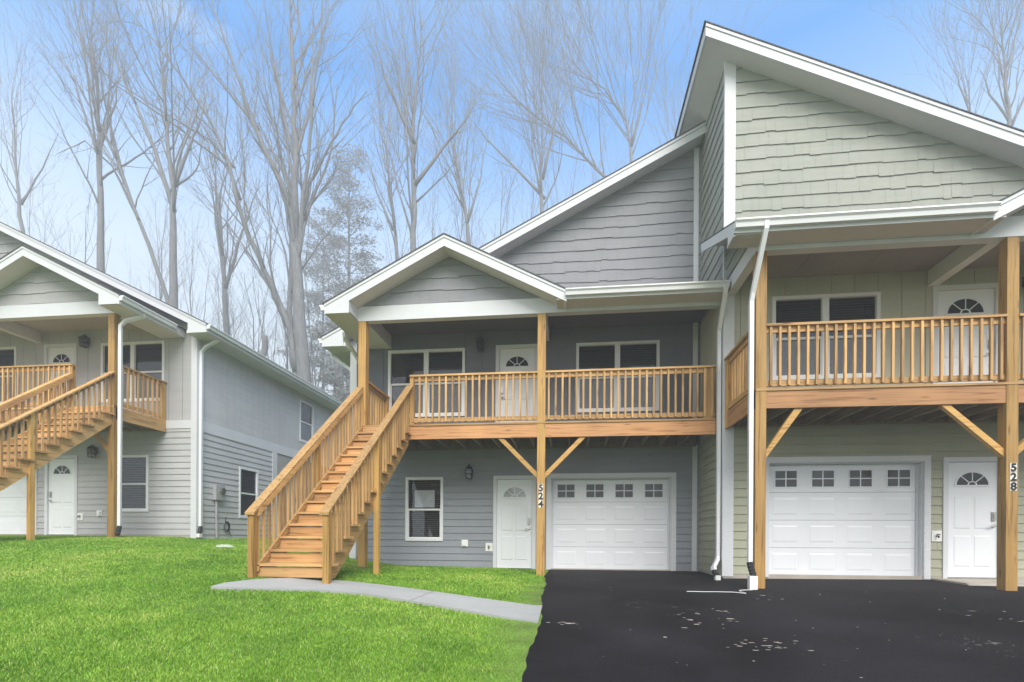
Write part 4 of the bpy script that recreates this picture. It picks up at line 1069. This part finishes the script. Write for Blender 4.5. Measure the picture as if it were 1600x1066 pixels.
def bare_tree(base, stems, seed, label, group='bare trees behind the houses', depth=2, dens=1.0, up=.4, name='bare_tree', ang=(14, 38), yj=.0):
    """stems: list of (list of (dx, dz), r0, r1, depth jitter) in metres from the base, plus random depth"""
    t = Tree(seed); rn = t.rnd; bx, by, bz = base
    root = empty(name, (bx, by, bz), label, 'tree', group)
    tr = MB()
    for si, (pl, r0, r1) in enumerate(stems):
        yy = 0; dy = rn.uniform(-.18, .18) if si else 0
        pts = []
        # refine polyline
        raw = [Vector((bx+p[0], by, bz+p[1])) for p in pl]
        L = 0
        for i in range(len(raw)-1):
            for q in range(3):
                p = raw[i].lerp(raw[i+1], q/3); pts.append(p)
        pts.append(raw[-1])
        for i in range(1, len(pts)): L += (pts[i]-pts[i-1]).length
        acc = 0
        out_ = [pts[0]]
        for i in range(1, len(pts)):
            acc += (pts[i]-pts[i-1]).length
            out_.append(Vector((pts[i].x+rn.gauss(0, .05*(1 if i > 2 else 0)), by+dy*acc+rn.gauss(0, .04), pts[i].z)))
        pts = out_; k = len(pts)
        dirs = [(pts[min(i+1, k-1)]-pts[max(i-1, 0)]).normalized() for i in range(k)]
        rads = [r0+(r1-r0)*(i/(k-1))**.8 for i in range(k)]
        if si == 0 and pl[0][1] < 1: rads[0] *= 1.35; rads[1] *= 1.1
        tr.tube([tuple(p) for p in pts], rads, 10 if r0 > .12 else 7)
        t.sub(pts, dirs, L*.5, r0*.7, depth+1, int(L*.7/TS*dens)+3, up, ang, dens, lo=.35 if pl[0][1] < 1 else .12)
    tr.build('trunk', M['bark'], root, smooth=True)
    c = t.mb.build('crown', M['bark'], root, smooth=True)
    return root
def auto_tree(x, y, h, r, seed, label, forks=3, spread=.28, fork_at=.3, lean=0, depth=2, dens=.9, group='bare trees behind the houses', dead=False):
    rn = random.Random(seed*7+1); z = float(hgt(x, y))-.3
    fh = h*fork_at; main = [(0, 0), (lean*fh*.5, fh*.5), (lean*fh, fh)]
    top_ = [(lean*h*.5+rn.uniform(-.3, .3), h*.55), (lean*h*.8+rn.uniform(-.5, .5), h*.8), (lean*h+rn.uniform(-.6, .6), h)]
    stems = [(main+top_, r, .02)]
    for k in range(forks):
        a = ((k+.5)/forks*2-1)*spread+rn.uniform(-.08, .08); z0 = fh*rn.uniform(.8, 1.6); hh = h*rn.uniform(.78, .98)-z0
        b0 = lean*z0
        stems.append(([(b0, z0), (b0+a*hh*.45, z0+hh*.25), (b0+a*hh*.8, z0+hh*.6), (b0+a*hh*1.05, z0+hh)], r*rn.uniform(.42, .6), .015))
    return bare_tree((x, y, z), stems, seed, label, group, depth, dens)
F0 = 790.0; TH = R(6.64)
def at_px(px, py, Yd):
    u = (px-800)/F0; r_ = (u*math.cos(TH)-math.sin(TH))/(u*math.sin(TH)+math.cos(TH)); x = r_*Yd
    zc = -x*math.sin(TH)+Yd*math.cos(TH)
    return x, .77+(839+.0058*(px-800)-py)*zc/F0
def traced(base_px, Yd, stems, seed, label, **kw):
    Yd *= TS; stems = [(p, a*TS, b_*TS) for p, a, b_ in stems]
    bx, _ = at_px(base_px, 600, Yd); bz = float(hgt(bx, Yd))-.3
    res = []
    for i, (pl, r0, r1) in enumerate(stems):
        q = [at_px(p[0], p[1], Yd) for p in pl]; q = [(a-bx, b_-bz) for a, b_ in q]
        if i == 0 or kw.get('multi', 1) > i: q = [(q[0][0]*.9, 0)]+q
        res.append((q, r0, r1))
    kw.pop('multi', None)
    return bare_tree((bx, Yd, bz), res, seed, label, **kw)
traced(478, 26, [
  ([(476, 600), (466, 500), (460, 400), (456, 329), (458, 253), (456, 169), (452, 84), (448, 0)], .46, .03),
  ([(464, 600), (455, 565), (449, 530), (441, 480), (439, 420), (433, 338), (414, 270), (397, 228), (367, 177), (350, 127), (321, 76), (296, 25)], .22, .02),
  ([(461, 580), (453, 515), (426, 448), (393, 380), (372, 312), (363, 262), (334, 198), (296, 139), (253, 84), (205, 25)], .19, .02),
  ([(462, 400), (473, 360), (480, 310), (494, 253), (507, 169), (524, 110), (530, 40)], .17, .02),
  ([(466, 350), (481, 290), (515, 228), (545, 186), (572, 150)], .12, .02),
  ([(456, 329), (426, 262), (401, 203), (380, 135), (359, 68), (342, 0)], .15, .02),
  ([(372, 312), (356, 262), (281, 206), (188, 145), (120, 62)], .09, .012),
  ([(363, 262), (328, 225), (244, 178), (150, 118)], .07, .012),
  ([(401, 203), (350, 140), (285, 60), (262, 0)], .08, .012),
  ([(457, 250), (430, 150), (412, 70), (400, 0)], .11, .02),
  ([(458, 253), (478, 170), (482, 80), (480, 0)], .11, .02)],
  41, 'biggest bare tree, many-stemmed, rising between the light grey and slate houses', dens=1.0, depth=2)
traced(268, 24, [
  ([(270, 480), (267, 380), (268, 300), (258, 220), (250, 130), (246, 60)], .27, .02),
  ([(269, 330), (240, 235), (212, 165), (180, 95), (165, 50)], .13, .015),
  ([(266, 300), (285, 220), (300, 170), (305, 120)], .11, .015)], 42, 'bare tree with a stout straight trunk left of the biggest one', dens=.9)
traced(225, 25, [
  ([(262, 470), (215, 345), (187, 270), (160, 205), (118, 135), (85, 85)], .15, .015),
  ([(215, 345), (160, 250), (110, 205), (60, 220)], .08, .012),
  ([(187, 270), (150, 160), (120, 60)], .09, .012)], 43, 'slender bare tree leaning far to the left over the light grey roof', dens=.8)
traced(153, 25, [
  ([(155, 430), (153, 300), (150, 210), (148, 120), (135, 60)], .25, .02),
  ([(153, 250), (130, 190), (110, 130), (85, 80)], .10, .012),
  ([(152, 230), (165, 150), (160, 90)], .09, .012)], 44, 'bare tree with a pale straight trunk nearest the left house peak', dens=.9)
traced(345, 33, [
  ([(352, 520), (347, 440), (342, 350), (333, 280), (318, 215)], .26, .02),
  ([(350, 450), (368, 380), (385, 320), (398, 275)], .14, .015),
  ([(347, 430), (325, 340), (312, 280)], .12, .015)], 45, 'bare tree with upright forked stems low behind the long grey side roof', dens=.8)
traced(30, 30, [
  ([(32, 360), (24, 290), (18, 220), (14, 150)], .17, .02), ([(30, 320), (58, 260), (78, 200)], .08, .012)], 46, 'small bare tree at the far left edge of the photo', dens=.7)
traced(643, 26, [
  ([(640, 470), (643, 395), (644, 300), (642, 210), (648, 120), (656, 30)], .26, .018),
  ([(644, 225), (615, 165), (598, 120), (592, 80)], .11, .012),
  ([(644, 290), (690, 225), (722, 180), (742, 140)], .12, .012),
  ([(643, 320), (690, 270), (712, 240)], .06, .012)], 47, 'dark trunked bare tree behind the slate house porch gable', dens=.9)
traced(605, 36, [
  ([(622, 440), (610, 330), (600, 240), (585, 150)], .22, .015), ([(612, 360), (585, 300), (570, 240)], .10, .012)], 48, 'slim hazy bare tree just left of the dark trunked one', dens=.9)
traced(728, 34, [
  ([(730, 400), (725, 330), (716, 290), (705, 230), (690, 160)], .20, .015), ([(727, 350), (748, 280), (760, 200)], .10, .012), ([(724, 330), (690, 270), (672, 220)], .08, .012)], 49, 'bare tree with upswept twigs right of the porch gable peak', dens=1.0)
traced(843, 36, [
  ([(845, 360), (842, 290), (838, 220), (830, 150)], .24, .015), ([(848, 310), (800, 260), (755, 215), (720, 170)], .12, .012), ([(845, 280), (865, 200), (872, 130)], .10, .012)], 50, 'pale bare tree leaning over the middle of the slate roof slope', dens=1.0)
traced(905, 40, [
  ([(985, 320), (930, 265), (880, 215), (830, 180), (795, 150)], .20, .015)], 51, 'bare tree whose trunk slants left above the slate roof slope', dens=1.0)
traced(982, 38, [
  ([(984, 300), (982, 230), (975, 190), (940, 140), (890, 110)], .20, .015), ([(983, 230), (1000, 170), (1010, 120)], .10, .012)], 52, 'faint bare tree high above the slate roof near its top end', dens=1.0)
traced(1145, 44, [([(1120, 260), (1050, 240), (1040, 190)], .1, .012)][:0] or [([(1062, 330), (1056, 260), (1050, 200)], .14, .015)], 53, 'faintest thin bare tree beside the tall green roof peak', dens=.8)
traced(1575, 34, [
  ([(1574, 260), (1572, 190), (1568, 130), (1562, 70), (1570, 25)], .20, .015), ([(1574, 190), (1540, 150), (1520, 110)], .09, .012), ([(1575, 200), (1600, 140), (1610, 90)], .10, .012)], 54, 'bare tree above the green roof at the right edge of the photo', dens=.9)
traced(1512, 40, [([(1514, 240), (1512, 170), (1508, 120)], .12, .012), ([(1513, 180), (1490, 140), (1475, 110)], .07, .01)], 55, 'small thin bare tree left of the one at the right edge', dens=.8)
# broken snag
traced(405, 27, [([(412, 620), (410, 560), (412, 525)], .20, .17)], 56, 'short broken grey snag above the long side roof', depth=-1, dens=0, name='tree_snag')
# young growth low behind the roofs
rn = random.Random(77)
spots = [(96, 29, 330), (300, 34, 380), (330, 37, 400), (382, 35, 360), (415, 33, 420), (505, 31, 400), (560, 33, 370), (585, 30, 350), (685, 32, 290), (770, 38, 260), (800, 40, 230), (905, 42, 190), (1010, 46, 210), (240, 38, 300), (60, 36, 270), (450, 39, 330), (660, 42, 300)]
posn = ['far left edge', 'slope of the light grey roof', 'middle of the light grey roof', 'lower half of the light grey roof', 'snag', 'gap between the houses', 'left eave of the slate porch', 'left slope of the porch gable', 'right slope of the porch gable', 'foot of the slate roof slope', 'lower slate roof slope', 'middle slate roof slope', 'top of the slate roof slope', 'stout straight trunk', 'left house gable', 'biggest bare tree', 'dark trunked tree']
for i, (px, Yd, py) in enumerate(spots):
    Yd *= TS; x, zt = at_px(px, py, Yd); z = float(hgt(x, Yd))
    auto_tree(x, Yd, zt-z, TS*rn.uniform(.09, .15), 200+i, 'slender young bare tree seen above the '+posn[i] if i not in (4, 13, 15, 16) else 'slender young bare tree standing beyond the '+posn[i],
              forks=rn.choice([2, 3]), spread=rn.uniform(.2, .38), fork_at=rn.uniform(.2, .4), lean=rn.uniform(-.12, .12), depth=2, dens=.7, group='slender young trees in the wood')
# white pine
def pine(px, Yd, pytop, w, seed, label, r=.28, zfrom=.2):
    x, zt = at_px(px, pytop, Yd); z = float(hgt(x, Yd))-.2; h = zt-z; rn = random.Random(seed)
    root = empty('pine_tree', (x, Yd, z), label, 'tree', 'pines among the bare trees')
    tb = MB(); tb.tube([(x, Yd, z), (x+.1, Yd, z+h*.4), (x-.05, Yd, z+h*.75), (x, Yd, z+h)], [r*1.2, r*.85, r*.4, .03], 9)
    nb = MB(); zz = z+h*zfrom
    while zz < z+h-.2:
        f = (zz-z)/h; L = w*(1-f)**.38*min(1, (f-zfrom+.25)*2.2)*rn.uniform(.75, 1.1)
        for k in range(rn.choice([3, 4, 5])):
            a = rn.uniform(0, 2*math.pi); l = L*rn.uniform(.5, 1.15); dz_ = l*rn.uniform(.02, .28)
            ex, ey, ez = x+math.cos(a)*l, Yd+math.sin(a)*l, zz+dz_
            mid = (x+math.cos(a)*l*.55, Yd+math.sin(a)*l*.55, zz+dz_*.35)
            tb.tube([(x, Yd, zz), mid, (ex, ey, ez)], [.05, .03, .012], 4)
            m_ = int(24+l*24)
            for q in range(m_):
                s_ = .3+.75*rn.random()**.7; cx_ = x+math.cos(a)*l*s_; cy_ = Yd+math.sin(a)*l*s_; cz_ = zz+dz_*s_*s_
                wd = .35+.8*(1-abs(s_-.65)); cx_ += rn.gauss(0, wd*.6); cy_ += rn.gauss(0, wd*.6); cz_ += abs(rn.gauss(0, wd*.33))
                for e_ in range(2):
                    d = Vector((rn.gauss(0, 1), rn.gauss(0, 1), rn.gauss(.3, .7))).normalized()*rn.uniform(.2, .42)
                    n_ = d.cross(Vector((rn.gauss(0, 1), rn.gauss(0, 1), rn.gauss(0, 1)))).normalized()*rn.uniform(.035, .075)
                    nb.poly([(cx_-n_.x, cy_-n_.y, cz_-n_.z), (cx_+n_.x, cy_+n_.y, cz_+n_.z), (cx_+d.x, cy_+d.y, cz_+d.z)])
        zz += rn.uniform(.7, 1.5)
    tb.build('trunk', M['bark'], root, smooth=True); nb.build('crown', M['needles'], root)
pine(543, 66, 222, 6.6, 9, 'tall hazy pine standing right of the biggest bare tree', .33)
pine(503, 76, 330, 7.5, 10, 'lower hazy pine half hidden behind the biggest bare tree', .25)
pine(528, 44, 470, 3.3, 12, 'thick dark evergreen trunk and boughs by the slate house eave', .75, .05)
# brush at the foot of the wood
def brush():
    rg = np.random.default_rng(3); mb = MB()
    rnd = random.Random(4)
    for k in range(2200):
        x = rnd.uniform(-42, 14); y = rnd.uniform(40, 62); z = float(hgt(x, y)); h = rnd.uniform(1.5, 6.5)
        p = [(x, y, z)]; 
        for i in range(3): q = p[-1]; p.append((q[0]+rnd.gauss(0, .16)*h*.5, q[1]+rnd.gauss(0, .12)*h*.5, q[2]+h/3))
        mb.tube(p, [.022, .017, .012, .006], 3)
        for j in range(4):
            q = p[rnd.choice([1, 2, 3])]; d = (rnd.gauss(0, .4), rnd.gauss(0, .4), rnd.uniform(.1, .6)); mb.tube([q, (q[0]+d[0], q[1]+d[1], q[2]+d[2])], [.007, .003], 3)
    o = mb.build('undergrowth', M['bark']); tag(o, 'tangle of bare brush at the foot of the wood', 'brush', kind='stuff')
brush()

# ================================================================= HAZE
HAZE = 0.0058
if HAZE:
    mb = MB(); mb.box(-120, 120, -30, 110, -3, 48)
    m = bpy.data.materials.new('haze_air'); m.use_nodes = True; t = m.node_tree; t.nodes.clear()
    o = N(t, 'ShaderNodeOutputMaterial'); v = N(t, 'ShaderNodeVolumePrincipled')
    v.inputs['Color'].default_value = (.95, .97, 1, 1); v.inputs['Density'].default_value = HAZE; v.inputs['Anisotropy'].default_value = .1
    t.links.new(v.outputs[0], o.inputs['Volume'])
    hz_ = mb.build('haze', m); tag(hz_, kind='stuff', label='pale haze in the air', cat='haze')
